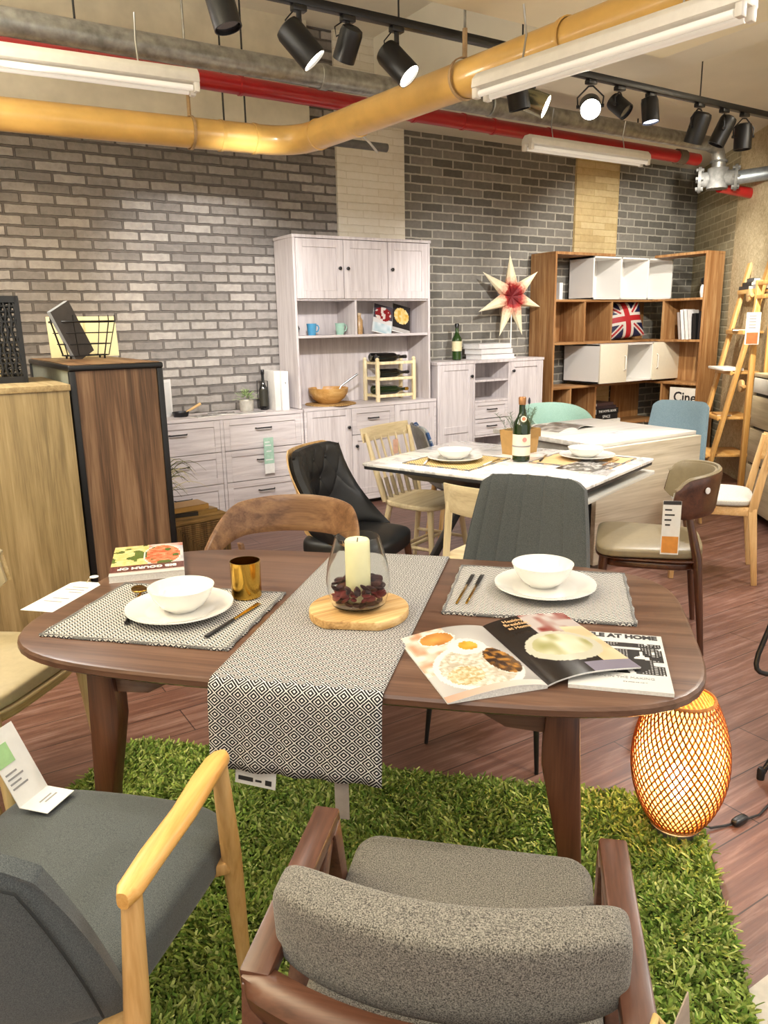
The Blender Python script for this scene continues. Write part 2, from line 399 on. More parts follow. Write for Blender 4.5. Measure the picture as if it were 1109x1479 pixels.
# ================================================================== SETTING
def floor_mat():
    m, nt, b = newmat('plank_floor')
    t = N(nt, 'ShaderNodeTexCoord'); br = N(nt, 'ShaderNodeTexBrick'); br.inputs['Scale'].default_value = 1
    br.inputs['Brick Width'].default_value = 1.22; br.inputs['Row Height'].default_value = .185; br.inputs['Mortar Size'].default_value = .0022; br.offset = .37
    br.inputs['Color1'].default_value = rgba('#66443a'); br.inputs['Color2'].default_value = rgba('#7a554a'); br.inputs['Mortar'].default_value = rgba('#3a241c')
    nt.links.new(t.outputs['Object'], br.inputs['Vector'])
    f = noise(nt, coords(nt, (2.2, 34, 1)), 1, 7, .7, .4); f2 = noise(nt, coords(nt, (5, 190, 1)), 1, 3, .6)
    c = ramp(nt, f, [(.32, '#3f261d'), (.5, '#6f4c3f'), (.70, '#a78a7e')])
    mx = N(nt, 'ShaderNodeMix', data_type='RGBA', blend_type='MIX'); mx.inputs['Factor'].default_value = .55
    nt.links.new(br.outputs['Color'], mx.inputs['A']); nt.links.new(c, mx.inputs['B'])
    m2 = N(nt, 'ShaderNodeMix', data_type='RGBA', blend_type='MULTIPLY'); m2.inputs['Factor'].default_value = 1
    inv = N(nt, 'ShaderNodeMath', operation='MULTIPLY_ADD'); inv.inputs[1].default_value = -.75; inv.inputs[2].default_value = 1; nt.links.new(br.outputs['Fac'], inv.inputs[0])
    nt.links.new(mx.outputs['Result'], m2.inputs['A']); nt.links.new(inv.outputs[0], m2.inputs['B'])
    nt.links.new(m2.outputs['Result'], b.inputs['Base Color']); b.inputs['Roughness'].default_value = .36
    bump(nt, b, f2, .25, .002); return m
struct(MB().box(-4, 9, -3, 6.2, -.05, 0).build('floor', floor_mat(), smooth=False))
BR_L = brick('grey_brick', '#77716c', '#a39c95', '#625c57', .215, .069, .009, 1.0, .45)
BR_R = brick('dark_brick_light_joint', '#605d56', '#86827a', '#b0ab9e', .225, .073, .009, .7, .3)
BR_C = brick('cream_stone', '#ddd5c3', '#e6dfd0', '#d6cdb9', .30, .058, .004, .5, .25)
BR_Y = brick('yellow_stone', '#c7ae7c', '#d8c393', '#bfa774', .34, .062, .004, .5, .3)
CONC = plain('cream_painted_concrete', '#d3cab4', .8, vary=.05, nscale=6)
CEIL = plain('cream_ceiling', '#e2dccb', .85, vary=.02, nscale=3)
CEILY = plain('warm_ceiling_panel', '#e4dabc', .85, vary=.02, nscale=3)
w = MB()
w.cur = 0; w.box(-3.2, 3.22, 5.78, 5.9, 0, 3.75)
w.cur = 1; w.box(3.22, 8.0, 5.78, 5.9, 0, 3.75)
struct(w.build('wall_back', [BR_L, BR_R], smooth=False))
struct(MB().box(3.215, 3.86, 5.755, 5.80, 0, 3.70).build('trim_1', BR_C, smooth=False))
struct(MB().box(5.87, 6.47, 5.755, 5.80, 0, 3.05).build('trim_2', BR_Y, smooth=False))
struct(MB().box(-3.2, 2.96, 5.70, 5.80, 2.76, 3.70).build('trim_3', CONC, smooth=False))
wr = MB(); wr.box(0, 6.0, 0, .1, 0, 3.3)
struct(wr.build('wall_right', brick('tan_brick', '#8c8266', '#a3987a', '#b9ae90', .225, .073, .009, .7, .3), smooth=False, loc=(7.75, 5.78, 0), rotz=232))
def chipboard():
    m, nt, b = newmat('flaky_board'); f = noise(nt, coords(nt, (1, 1, 1)), 28, 6, .75, 1.2)
    nt.links.new(ramp(nt, f, [(.3, '#9a8867'), (.5, '#bbaa86'), (.7, '#d8caa8')]), b.inputs['Base Color']); b.inputs['Roughness'].default_value = .85
    bump(nt, b, f, .8, .01); return m
struct(MB().box(1.40, 6.0, -.02, .02, 0, 3.1).build('trim_4', chipboard(), smooth=False, loc=(7.75, 5.78, 0), rotz=232))
struct(MB().box(-3.2, -3.1, -3, 5.9, 0, 3.7).build('wall_left', CEIL, smooth=False))
struct(MB().box(1.22, 2.6, -.4, .777, 0, .002).build('trim_7', plain('pale_floor_panel', '#b9b3a6', .5), smooth=False))
c = MB(); c.box(-3.2, 3.58, -3, 5.9, 3.66, 3.75); c.box(3.58, 9, -3, 5.9, 3.03, 3.75)
struct(c.build('ceiling', CEIL, smooth=False))
struct(MB().box(-3.2, 3.56, .8, 2.93, 2.76, 3.70).build('trim_5', CEILY, smooth=False))
struct(MB().box(3.58, 4.08, -1, 3.9, 2.86, 3.06).build('trim_6', CEIL, smooth=False))

# ================================================================== CEILING SERVICES
YEL = plain('yellow_pipe_paint', '#d6ab5e', .3, coat=.3, vary=.05, nscale=8)
def arc(c, r, a0, a1, n, z): return [(c[0]+r*cos(a0+(a1-a0)*i/n), c[1]+r*sin(a0+(a1-a0)*i/n), z) for i in range(n+1)]
t = thing('ceiling_pipe', 'fat yellow pipe under the ceiling with an elbow', 'pipe')
zp = 2.51
EX, EY = 2.185, 4.43
pts = [(-2.0, EY+.28, zp), (EX-.22, EY+.015, zp)]
for i in range(1, 8):
    q = i/8; a = Vector((EX-.22, EY+.015, zp)); b_ = Vector((EX+.02, EY, zp)); c_ = Vector((EX+.04, EY-.24, zp)); pts.append(tuple((1-q)**2*a+2*q*(1-q)*b_+q*q*c_))
pts += [(EX+.04, EY-.24, zp), (EX+.36, .6, zp)]
MB().tube(pts, .079, 24).build('pipe_run', YEL, t)
for p, d in (((1.75, 4.462, zp), 'x'), ((EX-.24, EY+.015, zp), 'x'), ((EX+.04, EY-.25, zp), 'y'), ((EX+.08, EY-.62, zp), 'y'), ((2.375, 2.40, zp), 'y')):
    MB().lathe([(.077, -.012), (.083, -.010), (.083, .010), (.077, .012)], 24, p, d, cap=False).build('joint_ring', YEL, t)
for p, d, h in (((1.58, 4.472, zp), 'x', 3.66), ((2.325, 2.98, zp), 'y', 3.66)):
    b = MB(); b.lathe([(.083, -.008), (.088, -.008), (.088, .008), (.083, .008)], 24, p, d, cap=False); b.tube([(p[0], p[1], p[2]+.085), (p[0], p[1], p[2]+.2)], .011, 8)
    hg = b.build('hanger_clamp', plain('rusty_tan_metal', '#a98b62', .5, vary=.1), t); MB().tube([(p[0], p[1], p[2]+.2), (p[0], p[1], h)], .006, 6).build('hanger_rod', GALV, hg)
REDP = plain('red_pipe_paint', '#a81a1c', .35, coat=.2, vary=.06, nscale=8)
t = thing('ceiling_pipe', 'long red sprinkler pipe running along the back wall under the ceiling', 'pipe')
zr = 2.83
MB().tube([(-2, 4.52, zr), (6.0, 4.72, zr)], .05, 20).build('pipe_run', REDP, t)
for x in (1.05, 1.95, 3.2, 3.62, 3.9, 4.45): MB().lathe([(.049, -.012), (.055, -.01), (.055, .01), (.049, .012)], 20, (x, 4.52+.2*(x+2)/8, zr), 'x', cap=False).build('joint_ring', REDP, t)
MB().tube([(6.0, 4.72, zr), (6.10, 4.722, zr)], .062, 12).build('coupling', plain('brown_iron', '#5a4b3a', .6), t)
MB().tube([(6.1, 4.722, zr), (6.3, 4.73, zr)], .05, 16).build('pipe_end', REDP, t)
for x in (1.05, 5.35):
    MB().tube([(x, 4.6, zr+.05), (x, 4.6, 3.03 if x > 3.6 else 3.66)], .006, 6).build('hanger_rod', BLACK, t)
t = thing('ceiling_pipe', 'thick bare galvanised steel pipe just above the red pipe', 'pipe')
zg = 2.86
MB().tube([(-2, 4.28, zg), (2.6, 4.34, zg), (5.95, 4.37, zg), (6.05, 4.36, zg-.03), (6.09, 4.36, zg-.12), (6.09, 4.36, zg-.2)], [.062]*2+[.056]*4, 20).build('pipe_run', GALV, t)
for x in (2.35, 3.05, 3.62): MB().lathe([(.06, -.03), (.069, -.025), (.069, .025), (.06, .03)], 20, (x, 4.34, zg), 'x', cap=False).build('coupling', GALV, t)
ROUGHG = plain('rough_galvanised', '#63625e', .7, metal=.1, vary=.15, nscale=25)
t = thing('pipe_valve', 'grey metal pipe junction with flanges in the right corner under the ceiling', 'valve', (6.09, 4.36, zg-.26), -54)
b = MB(); b.tube([(0, 0, .08), (0, 0, -.08)], .085, 18); b.tube([(-.14, .02, 0), (.14, -.02, 0)], .062, 16); b.build('valve_body', ROUGHG, t)
for x in (-.14, .14):
    fl = MB().lathe([(.105, -.012), (.105, .012)], 20, (x, 0, 0), 'x').build('flange', ROUGHG, t)
    b = MB()
    for k in range(6): b.lathe([(.012, -.03), (.012, .03)], 6, (x, .085*cos(60*k), .085*sin(60*k)), 'x')
    b.build('bolts', ROUGHG, fl)
MB().lathe([(.02, .08), (.02, .12), (.07, .125), (.07, .14)], 14).build('cap', ROUGHG, t)
t = thing('ceiling_pipe', 'short grey steel branch pipe leaving the valve on the right', 'pipe', (0, 0, 0))
MB().tube([(6.2, 4.27, zg-.26), (6.35, 4.05, zg-.24), (6.35, 3.2, zg-.16)], .055, 18).build('pipe_run', plain('blue_grey_steel', '#8e959a', .4, metal=.7, vary=.08), t)
t = thing('ceiling_pipe', 'short red pipe stub with capped end near the right wall', 'pipe')
MB().tube([(6.25, 4.45, zg-.30), (6.75, 4.42, zg-.33)], .045, 16).build('pipe_run', REDP, t)
MB().tube([(6.70, 4.423, zg-.327), (6.78, 4.418, zg-.332)], .056, 16).build('end_cap', REDP, t)
t = thing('ceiling_pipe', 'thin dark grey conduit close behind the yellow pipe elbow', 'pipe')
MB().tube([(1.2, 5.15, 2.72), (3.3, 5.15, 2.72)], .03, 12).build('pipe_run', plain('dark_grey_conduit', '#6a6966', .5, metal=.4), t)
for x in (2.05, 2.2): MB().tube([(x, 5.15, 2.75), (x, 5.15, 3.66)], .006, 6).build('hanger_rod', BLACK, t)
MB().tube([(2.78, 4.75, 2.78), (2.84, 4.76, 2.70), (2.92, 4.76, 2.64), (3.0, 4.8, 2.60)], .008, 8).build('cable', plain('white_cable', '#dedcd8', .5), t)['label'] = 'white cable'

FIX = plain('white_enamel', '#e6e2d8', .4, vary=.02)
TUBEM = plain('faint_glow_tube_glass', '#f3f2ee', .25, vary=0, emit='#fff6e4', estr=.12)  # switched-off tubes, given a faint added glow
def fluorescent(name, label, L, loc, rz, rx=0):
    t = thing(name, label, 'lamp', loc, rz, None)
    t.rotation_euler.x = R(rx)
    b = MB(); b.prism([(-.055, 0), (.055, 0), (.05, .035), (.025, .06), (-.025, .06), (-.05, .035)], -L/2, L/2, 'x'); b.build('housing', FIX, t, bevel=.004)
    for y in (-.033, .033):
        tb_ = MB().tube([(-L/2+.03, y, -.022), (L/2-.03, y, -.022)], .013, 12).build('tube', TUBEM, t)
        for s in (-1, 1): MB().box(s*(L/2-.012)-.012, s*(L/2-.012)+.012, y-.016, y+.016, -.038, .012).build('socket', FIX, t, bevel=.004)
    for s in (-.6, .6): MB().tube([(s*L/2, 0, .06), (s*L/2, .02, .15), (s*L/2, 0, .25)], .004, 6).build('suspension_wire', STEEL, t)
    return t
fluorescent('fluorescent_fixture', 'white twin tube batten beside the yellow pipe, end pointing at the viewer', 1.09, (2.25, 2.142, 2.372), -81.6)
fluorescent('fluorescent_fixture', 'white twin tube batten at the upper left, cut off by the frame edge', 1.24, (.70, 3.644, 2.505), -3.3)
fluorescent('fluorescent_fixture', 'small white twin tube batten below the red pipe near the right corner', 1.2, (4.45, 4.25, 2.63), 0)

# ------------------------------------------------ track and spotlights
def track(x0, y0, x1, y1, z, label):
    t = thing('lighting_track', label, 'lighting track', ((x0+x1)/2, (y0+y1)/2, z), math.degrees(math.atan2(y1-y0, x1-x0)))
    L = math.hypot(x1-x0, y1-y0); b = MB(); b.box(-L/2, L/2, -.018, .018, 0, .034); b.build('rail', BLACK, t, bevel=.003)
    for s in (-.9, 0, .9): MB().tube([(s*L/2, 0, .034), (s*L/2, 0, .30)], .004, 6).build('suspension_rod', BLACK, t)
    MB().box(-L/2-.03, -L/2, -.019, .019, -.002, .036).build('end_cap', BLACKP, t, bevel=.003)
track(1.25, 3.05, 2.80, 3.05, 2.685, 'black lighting track carrying the three spotlights left of the yellow pipe')
track(2.84, 3.16, 5.6, 3.20, 2.685, 'black lighting track on the right with the row of smaller spotlights')
track(-.9, 2.72, 1.55, 2.72, 2.72, 'black lighting track at the top left edge, nearest to the viewer')
LENS_ON = plain('lit_lens', '#ffffff', .3, emit='#fff4e0', estr=14, vary=0)
LENS_HOT = plain('bright_lit_lens', '#ffffff', .3, emit='#fffaf0', estr=45, vary=0)
LENS_DIM = plain('dim_lens', '#d9dde6', .2, emit='#dfe6ff', estr=2.2, vary=0)
LENS_OFF = plain('dark_lens', '#2c2c30', .15, vary=0)
RT = Vector((.848, -.53, 0)); FW = Vector((.53, .848, 0)); UPV = Vector((0, 0, 1))
def spot(label, c, d, L=.155, r=.05, top=2.685, lens=None, body=None, style='arm', power=0, cone=50, col=(1, .93, .82)):
    body = body or BLACK; lens = lens or LENS_OFF
    d = (RT*d[0]+FW*d[1]+UPV*d[2]).normalized(); c = Vector(c)
    t = thing('track_spotlight', label, 'spotlight', (c.x, c.y, top), 0, None)
    o = Vector((c.x, c.y, top)); q = d.to_track_quat('-Z', 'Y').to_matrix().to_4x4(); T = Matrix.Translation(c-o) @ q
    pr = [(r*.55, L/2), (r*.9, L/2-.008), (r, L/2-.025), (r, -L/2), (r*.93, -L/2), (r*.93, -L/2+.012)]
    MB().lathe(pr, 22, cap=True).xf(T).build('lamp_body', body, t)
    MB().lathe([(1e-5, -L/2+.010), (r*.92, -L/2+.010), (r*.92, -L/2+.014), (1e-5, -L/2+.014)], 20, cap=False).xf(T).build('lens', lens, t)
    h = o.z-c.z
    MB().box(-.03, .03, -.018, .018, -.022, 0).build('track_adapter', BLACKP, t, bevel=.004)
    if style == 'arm':
        s = Vector(T @ Vector((r+.006, 0, .0)))
        MB().tube([(0, 0, -.02), (0, 0, c.z-o.z+r+.02), ], .011, 10).build('stem', BLACK, t)
        MB().bar((0, 0, c.z-o.z+r+.03), (0, 0, c.z-o.z+r*.2), .022, .012).build('bracket', BLACK, t, bevel=.003)
        MB().tube([(-.02, .01, -.02), (-.05, .02, -h*.4), (-.045, .02, -h*.75), tuple(T @ Vector((0, 0, L/2)))], .003, 6).build('lead', BLACK, t)
    else:
        b = MB(); sd = Vector((d.y, -d.x, 0)); sd = sd.normalized() if sd.length > .05 else RT
        ce = c-o; pp = [ce+sd*(r+.008), ce+sd*(r+.012)+UPV*(h*.35), UPV*-.03+sd*.012, UPV*-.03-sd*.012, ce-sd*(r+.012)+UPV*(h*.35), ce-sd*(r+.008)]
        b.tube(pp, .0045, 6); b.build('yoke', BLACK, t)
        for s in (-1, 1): MB().tube([ce+sd*s*(r-.002), ce+sd*s*(r+.016)], .009, 8).build('pivot_knob', BLACKP, t)
    if power:
        l = bpy.data.lights.new('spot_beam', 'SPOT'); l.energy = power; l.spot_size = R(cone); l.spot_blend = .6; l.color = col; l.shadow_soft_size = .035
        lo = bpy.data.objects.new('spot_beam', l); COL.objects.link(lo); lo.location = c+d*(L/2+.02); lo.rotation_euler = d.to_track_quat('-Z', 'Y').to_euler()
    return t
CHROME = plain('brushed_olive_metal', '#a6a48a', .25, metal=.9, vary=.04)
spot('black spotlight tip at the top left corner of the ceiling', (.56, 2.72, 2.545), (.55, 0, -.8), top=2.72)
spot('black spotlight hanging straight at the top, left of the long track', (1.10, 2.72, 2.50), (.25, -.05, -.95), top=2.72, L=.14, r=.048)
spot('big black spotlight leftmost on the long track, tilted down to the right', (1.553, 3.05, 2.553), (.7, .05, -.8), L=.17, r=.056, lens=LENS_ON, power=0)
spot('small black rounded spotlight between two bigger ones on the long track', (1.775, 3.05, 2.585), (-.35, .45, -.8), L=.13, r=.047, lens=LENS_ON, power=0)
spot('black spotlight with a glowing lens just above the yellow pipe', (2.013, 3.05, 2.548), (.62, -.25, -.7), L=.165, r=.055, lens=LENS_ON, power=0)
spot('black spotlight tip peeping out under the twin tube batten', (2.74, 3.10, 2.535), (.2, .1, -.95), L=.15, r=.052, top=2.685)
spot('metallic spotlight facing right with a white glowing lens', (2.90, 3.16, 2.53), (.88, -.25, -.42), L=.14, r=.056, lens=LENS_HOT, body=CHROME, power=0)
spot('dazzling spotlight pointing straight at the viewer', (3.31, 3.17, 2.56), (-.15, -.85, -.55), L=.10, r=.055, lens=LENS_HOT, style='yoke', power=0)
spot('small dark spotlight right of the dazzling one, tilted right', (3.535, 3.175, 2.59), (.55, -.45, -.62), L=.12, r=.045, style='yoke')
spot('black downlight with a bluish lens hanging straight down', (3.793, 3.18, 2.60), (.08, -.12, -1), L=.135, r=.047, lens=LENS_DIM)
spot('black spotlight with a vented silver back, first of the right hand trio', (4.221, 3.18, 2.555), (-.18, .32, -.92), L=.17, r=.055, style='yoke')
spot('slim black spotlight leaning left, middle of the right hand trio', (4.463, 3.185, 2.565), (-.38, .12, -.9), L=.17, r=.05, style='yoke')
spot('black spotlight hanging straight, last of the right hand trio', (4.666, 3.185, 2.552), (.03, 0, -1), L=.15, r=.052, style='yoke')

# ================================================================== PALE CABINETS ALONG THE WALL
YF = 5.42; YB = 5.75
def shaker(name, parent, x0, x1, z0, z1, yf, mat=None, fr=.05, knob=None, handle=None, midrail=None):
    mat = mat or PALEZ; g = .0025; x0 += g; x1 -= g; z0 += g; z1 -= g
    b = MB(); y0, y1 = yf-.018, yf
    b.box(x0, x0+fr, y0, y1, z0, z1); b.box(x1-fr, x1, y0, y1, z0, z1); b.box(x0+fr, x1-fr, y0, y1, z0, z0+fr); b.box(x0+fr, x1-fr, y0, y1, z1-fr, z1)
    if midrail: b.box(x0+fr, x1-fr, y0, y1, midrail-fr*.6, midrail+fr*.6)
    b.box(x0+fr, x1-fr, y0+.009, y1, z0+fr, z1-fr)
    o = b.build(name, mat, parent, bevel=.0015, seg=1)
    if knob:
        MB().lathe([(.006, 0), (.006, -.012), (.013, -.016), (.013, -.026), (.008, -.03)], 12, (knob[0], y0, knob[1]), 'y').build('knob', BLACK, o)
    if handle:
        hx_, hz, hl = handle; MB().tube([(hx_-hl/2, y0, hz), (hx_-hl/2+.008, y0-.022, hz), (hx_+hl/2-.008, y0-.022, hz), (hx_+hl/2, y0, hz)], .0055, 8).build('handle', BLACK, o)
    return o
# --- dresser with six drawers
dr = thing('drawer_dresser', 'pale greyed wood dresser with six framed drawers under the grey brick wall', 'dresser')
b = MB(); x0, xm, x1 = 1.32, 1.986, 2.650
b.box(x0, x1, YF-.022, YB, .805, .83); b.box(x0, x0+.02, YF, YB, .04, .805); b.box(x1-.02, x1, YF-.018, YB, .04, .805); b.box(xm-.012, xm+.012, YF-.018, YB, .09, .805); b.box(x0, x1, YF-.018, YB, .04, .09); b.box(x0, x1, YB-.01, YB, .04, .805)
b.build('carcass', PALEX, dr, bevel=.002, seg=1)
MB().box(x0+.04, x1-.04, YF+.05, YB-.02, 0, .04).build('plinth', BLACK, dr)
for a, c in ((x0+.02, xm-.012), (xm+.012, x1-.02)):
    for k in range(3):
        z0 = .09+k*.238; shaker('drawer', dr, a, c, z0, z0+.238, YF, PALEX, .045, handle=((a+c)/2, z0+.155, .13))
t = thing('price_tag', 'pale green and white tag hanging from the upper right dresser drawer handle', 'tag', (2.335, YF-.048, .645))
MB().box(-.04, .04, -.001, .001, -.20, 0).build('card', plain('sage_card', '#9fc0ad', .5), t)
MB().box(-.04, .04, -.0025, -.001, -.275, -.20).build('lower_card', PAPER, t)
MB().tube([(0, 0, 0), (0, .01, .02)], .001, 5).build('string', PAPER, t)
b = MB()
for k, (a, c, z) in enumerate(((-.03, .01, -.03), (-.03, .02, -.055), (-.02, .02, -.10), (-.03, .03, -.165))): b.box(a, c, -.0016, -.001, z-.008, z)
b.build('printing', PAPER, t)
# --- hutch
hu = thing('kitchen_hutch', 'tall pale greyed wood hutch with three upper doors, open shelf and base cupboard', 'cabinet')
X0, X1 = 2.662, 3.928
b = MB(); b.box(X0, X1, YF-.022, YB, .81, .835); b.box(X0, X0+.02, YF-.018, YB, .04, .81); b.box(X1-.02, X1, YF-.018, YB, .04, .81); b.box(X0, X1, YF-.018, YB, .04, .09); b.box(X0, X1, YB-.01, YB, .04, .81)
b.build('base_carcass', PALEX, hu, bevel=.002, seg=1)
MB().box(X0+.04, X1-.04, YF+.05, YB-.02, 0, .04).build('plinth', BLACK, hu)
shaker('door', hu, X0+.02, 3.085, .09, .81, YF, knob=(3.05, .66)); shaker('door', hu, 3.50, X1-.02, .09, .81, YF)
shaker('drawer', hu, 3.085, 3.50, .59, .81, YF, PALEX, .045, handle=(3.29, .72, .10)); shaker('door', hu, 3.085, 3.50, .09, .59, YF, knob=(3.12, .50))
ux0, ux1, uy = 2.632, 3.882, 5.44; zt = 2.123
b = MB(); b.box(ux0, ux0+.02, uy-.018, YB, .835, zt); b.box(ux1-.02, ux1, uy-.018, YB, .835, zt); b.box(ux0-.006, ux1+.006, uy-.024, YB, zt-.022, zt); b.box(ux0+.02, ux1-.02, uy, YB, 1.648, 1.668)
b.box(ux0+.02, ux1-.02, YB-.012, YB, .835, 1.66)
b.build('upper_carcass', PALEZ, hu, bevel=.002, seg=1)
MB().box(ux0+.02, ux1-.02, uy-.005, YB-.012, 1.368, 1.388).build('shelf', PALEX, hu, bevel=.002)
MB().box(3.165, 3.183, uy, YB-.012, 1.388, 1.648).build('divider', PALEZ, hu, bevel=.002)
for a, c, kx in ((ux0+.02, 3.062, 3.022), (3.062, 3.468, 3.092), (3.468, ux1-.02, 3.502)): shaker('upper_door', hu, a, c, 1.66, 2.10, uy, fr=.06, knob=(kx, 1.887))
# --- highboard
hb = thing('highboard', 'pale greyed wood cabinet with two doors, open cubbies and two small drawers', 'cabinet')
X0, X1 = 3.945, 5.165
b = MB(); b.box(X0-.01, X1+.01, YF-.022, YB, 1.113, 1.138); b.box(X0, X0+.02, YF-.018, YB, .05, 1.113); b.box(X1-.02, X1, YF-.018, YB, .05, 1.113)
for xx in (4.345, 4.752): b.box(xx-.01, xx+.01, YF-.018, YB, .05, 1.113)
b.box(X0, X1, YB-.01, YB, .05, 1.113); b.box(X0, X1, YF-.01, YB, .05, .08)
for z in (.955, .775, .46): b.box(4.355, 4.742, YF-.012, YB, z-.009, z+.009)
b.build('carcass', PALEZ, hb, bevel=.002, seg=1)
shaker('door', hb, X0+.02, 4.335, .08, 1.113, YF, knob=(4.306, 1.005), midrail=.54); shaker('door', hb, 4.762, X1-.02, .08, 1.113, YF, knob=(4.79, 1.03), midrail=.54)
shaker('drawer', hb, 4.355, 4.742, .617, .766, YF, PALEX, .03, handle=(4.548, .70, .11)); shaker('drawer', hb, 4.355, 4.742, .468, .615, YF, PALEX, .03, handle=(4.548, .55, .11))
for px_ in (X0+.03, X1-.03):
    for py in (YF+.03, YB-.04): MB().box(px_-.02, px_+.02, py-.02, py+.02, 0, .05).build('foot', PALEZ, hb)

# ================================================================== CORNER BOOKCASE
TEAK = wood('striped_teak', '#83582f', '#a2764a', '#bd9667', axis=2, rough=.5, scale=1.3, contrast=(.3, .7))
TEAKX = wood('striped_teak_lengthwise', '#83582f', '#a2764a', '#bd9667', axis=0, rough=.5, scale=1.3)
bc = thing('corner_bookcase', 'tall corner bookcase in striped brown wood with two white box sections', 'bookcase')
b = MB(); F0, BK = 5.41, 5.74; th = .022
b.box(5.29, 5.312, F0, BK, 0, 2.06); b.box(5.29, 6.08, F0, BK, 2.06, 2.085)
b.build('side_and_top_panel', TEAK, bc, bevel=.0015, seg=1)
for z in (1.648, 1.252, .832, .42):
    MB().box(5.312, 6.93, F0+.004, BK, z-.011, z+.011).build('shelf', TEAKX, bc, bevel=.0015)
for x, z0, z1 in ((5.70, 1.263, 1.637), (6.075, 1.263, 1.637), (5.55, .431, .821), (5.90, .431, .821), (5.70, .02, .41), (6.2, .02, .41)):
    MB().box(x-.01, x+.01, F0+.004, BK, z0, z1).build('divider', TEAK, bc, bevel=.0015)
MB().box(5.312, 6.10, BK, BK+.008, 1.263, 1.637).build('back_panel', TEAK, bc); MB().box(5.312, 5.90, BK, BK+.008, .02, .821).build('back_panel', TEAK, bc); MB().box(6.48, 6.93, BK, BK+.008, .02, 1.637).build('back_panel', TEAK, bc)
MB().box(5.312, 6.93, F0, BK, 0, .02).build('bottom_panel', TEAKX, bc)
# wing along the right side
b = MB(); wx0, wx1, wy0, wy1 = 6.65, 6.915, 4.80, 5.41
b.box(wx0, wx1, wy0, wy0+.022, 0, 2.06); b.box(wx0, wx1, wy0, wy1, 2.06, 2.085); b.box(wx0, wx1, wy1-.15, wy1-.13, 1.263, 1.637); b.box(wx0, wx1, wy1-.19, wy1-.17, .43, .821)
b.box(wx1-.01, wx1, wy0+.022, wy1, .02, 1.637)
b.build('wing_panel', TEAK, bc, bevel=.0015, seg=1)
for z in (1.648, 1.252, .832, .42): MB().box(wx0, wx1-.01, wy0+.022, wy1, z-.011, z+.011).build('wing_shelf', TEAK, bc, bevel=.0015)
def whitebox(parent, x0, x1, y0, y1, z0, z1, divs, closed):
    b = MB(); t_ = .016
    b.box(x0, x0+t_, y0, y1, z0, z1); b.box(x1-t_, x1, y0, y1, z0, z1); b.box(x0, x1, y0, y1, z0, z0+t_); b.box(x0, x1, y0, y1, z1-t_, z1); b.box(x0, x1, y1-.01, y1, z0, z1)
    for d in divs: b.box(d-t_/2, d+t_/2, y0, y1, z0, z1)
    bx = b.build('white_box', WHITE, parent, bevel=.001, seg=1); bx['label'] = 'white lacquered box section'
    for a, c, hd in closed:
        o = MB().box(a, c, y0-.016, y0, z0, z1).build('door', plain('ivory_lacquer', '#e3dcc8', .35, vary=.01), bx, bevel=.001)
        MB().tube([(hd, y0-.016, (z0+z1)/2-.07), (hd, y0-.034, (z0+z1)/2-.06), (hd, y0-.034, (z0+z1)/2+.06), (hd, y0-.016, (z0+z1)/2+.07)], .006, 8).build('door_pull', WHITE, bx)
whitebox(bc, 5.775, 6.93, F0-.01, BK-.02, 1.66, 2.056, (6.164, 6.559), ())
whitebox(bc, 5.745, 6.93, 5.25, BK-.02, .866, 1.238, (6.122, 6.511), ((5.745, 6.122, 6.085), (6.511, 6.93, 6.56)))

# ================================================================== CABINETS AT THE LEFT
SONOMA = wood('pale_brown_oak', '#7f6d4a', '#9e8960', '#b49f76', axis=2, rough=.5, scale=1.2)
SONOMAX = wood('pale_brown_oak_top', '#8f7a54', '#ad966c', '#c0ab80', axis=1, rough=.5, scale=1.2)
RUSTIC = wood('rustic_brown_board', '#4f3a29', '#765840', '#94765a', axis=2, rough=.55, scale=.9, contrast=(.32, .68))
RUSTICX = wood('rustic_brown_top', '#5a4029', '#84613f', '#9a774f', axis=1, rough=.5, scale=.9)
t = thing('sideboard_cabinet', 'light oak veneer cabinet at the left edge of the picture', 'cabinet')
MB().box(-.35, .668, 3.755, 4.50, 0, 1.195).build('body', SONOMA, t, bevel=.002)
MB().box(-.36, .674, 3.745, 4.51, 1.195, 1.222).build('top', SONOMAX, t, bevel=.002)
t = thing('industrial_cabinet', 'dark framed cabinet with rustic brown panel between oak cabinet and dresser', 'cabinet')
dx0, dx1, dy0, dy1, dz = .682, 1.118, 3.80, 4.98, 1.306
MB().box(dx0+.03, dx1-.03, dy0+.012, dy0+.032, .04, dz-.03).build('front_panel', RUSTIC, t)
MB().box(dx0+.012, dx0+.03, dy0+.03, dy1-.03, .04, dz-.03).build('side_panel', plain('grey_green_panel', '#8f9283', .5), t)
MB().box(dx1-.03, dx1-.012, dy0+.03, dy1-.03, .04, dz-.03).build('side_panel', RUSTIC, t)
MB().box(dx0+.03, dx1-.03, dy1-.032, dy1-.012, .04, dz-.03).build('back_panel', RUSTIC, t)
MB().box(dx0-.002, dx1+.002, dy0-.004, dy1+.004, dz-.03, dz-.003).build('top_rim', BLACK, t, bevel=.008, seg=3)
MB().box(dx0+.012, dx1-.012, dy0+.012, dy1-.012, dz-.01, dz).build('top_board', RUSTICX, t)
for x in (dx0, dx1-.03):
    for y in (dy0, dy1-.03): MB().box(x, x+.03, y, y+.03, 0, dz-.03).build('frame_post', BLACK, t, bevel=.006)
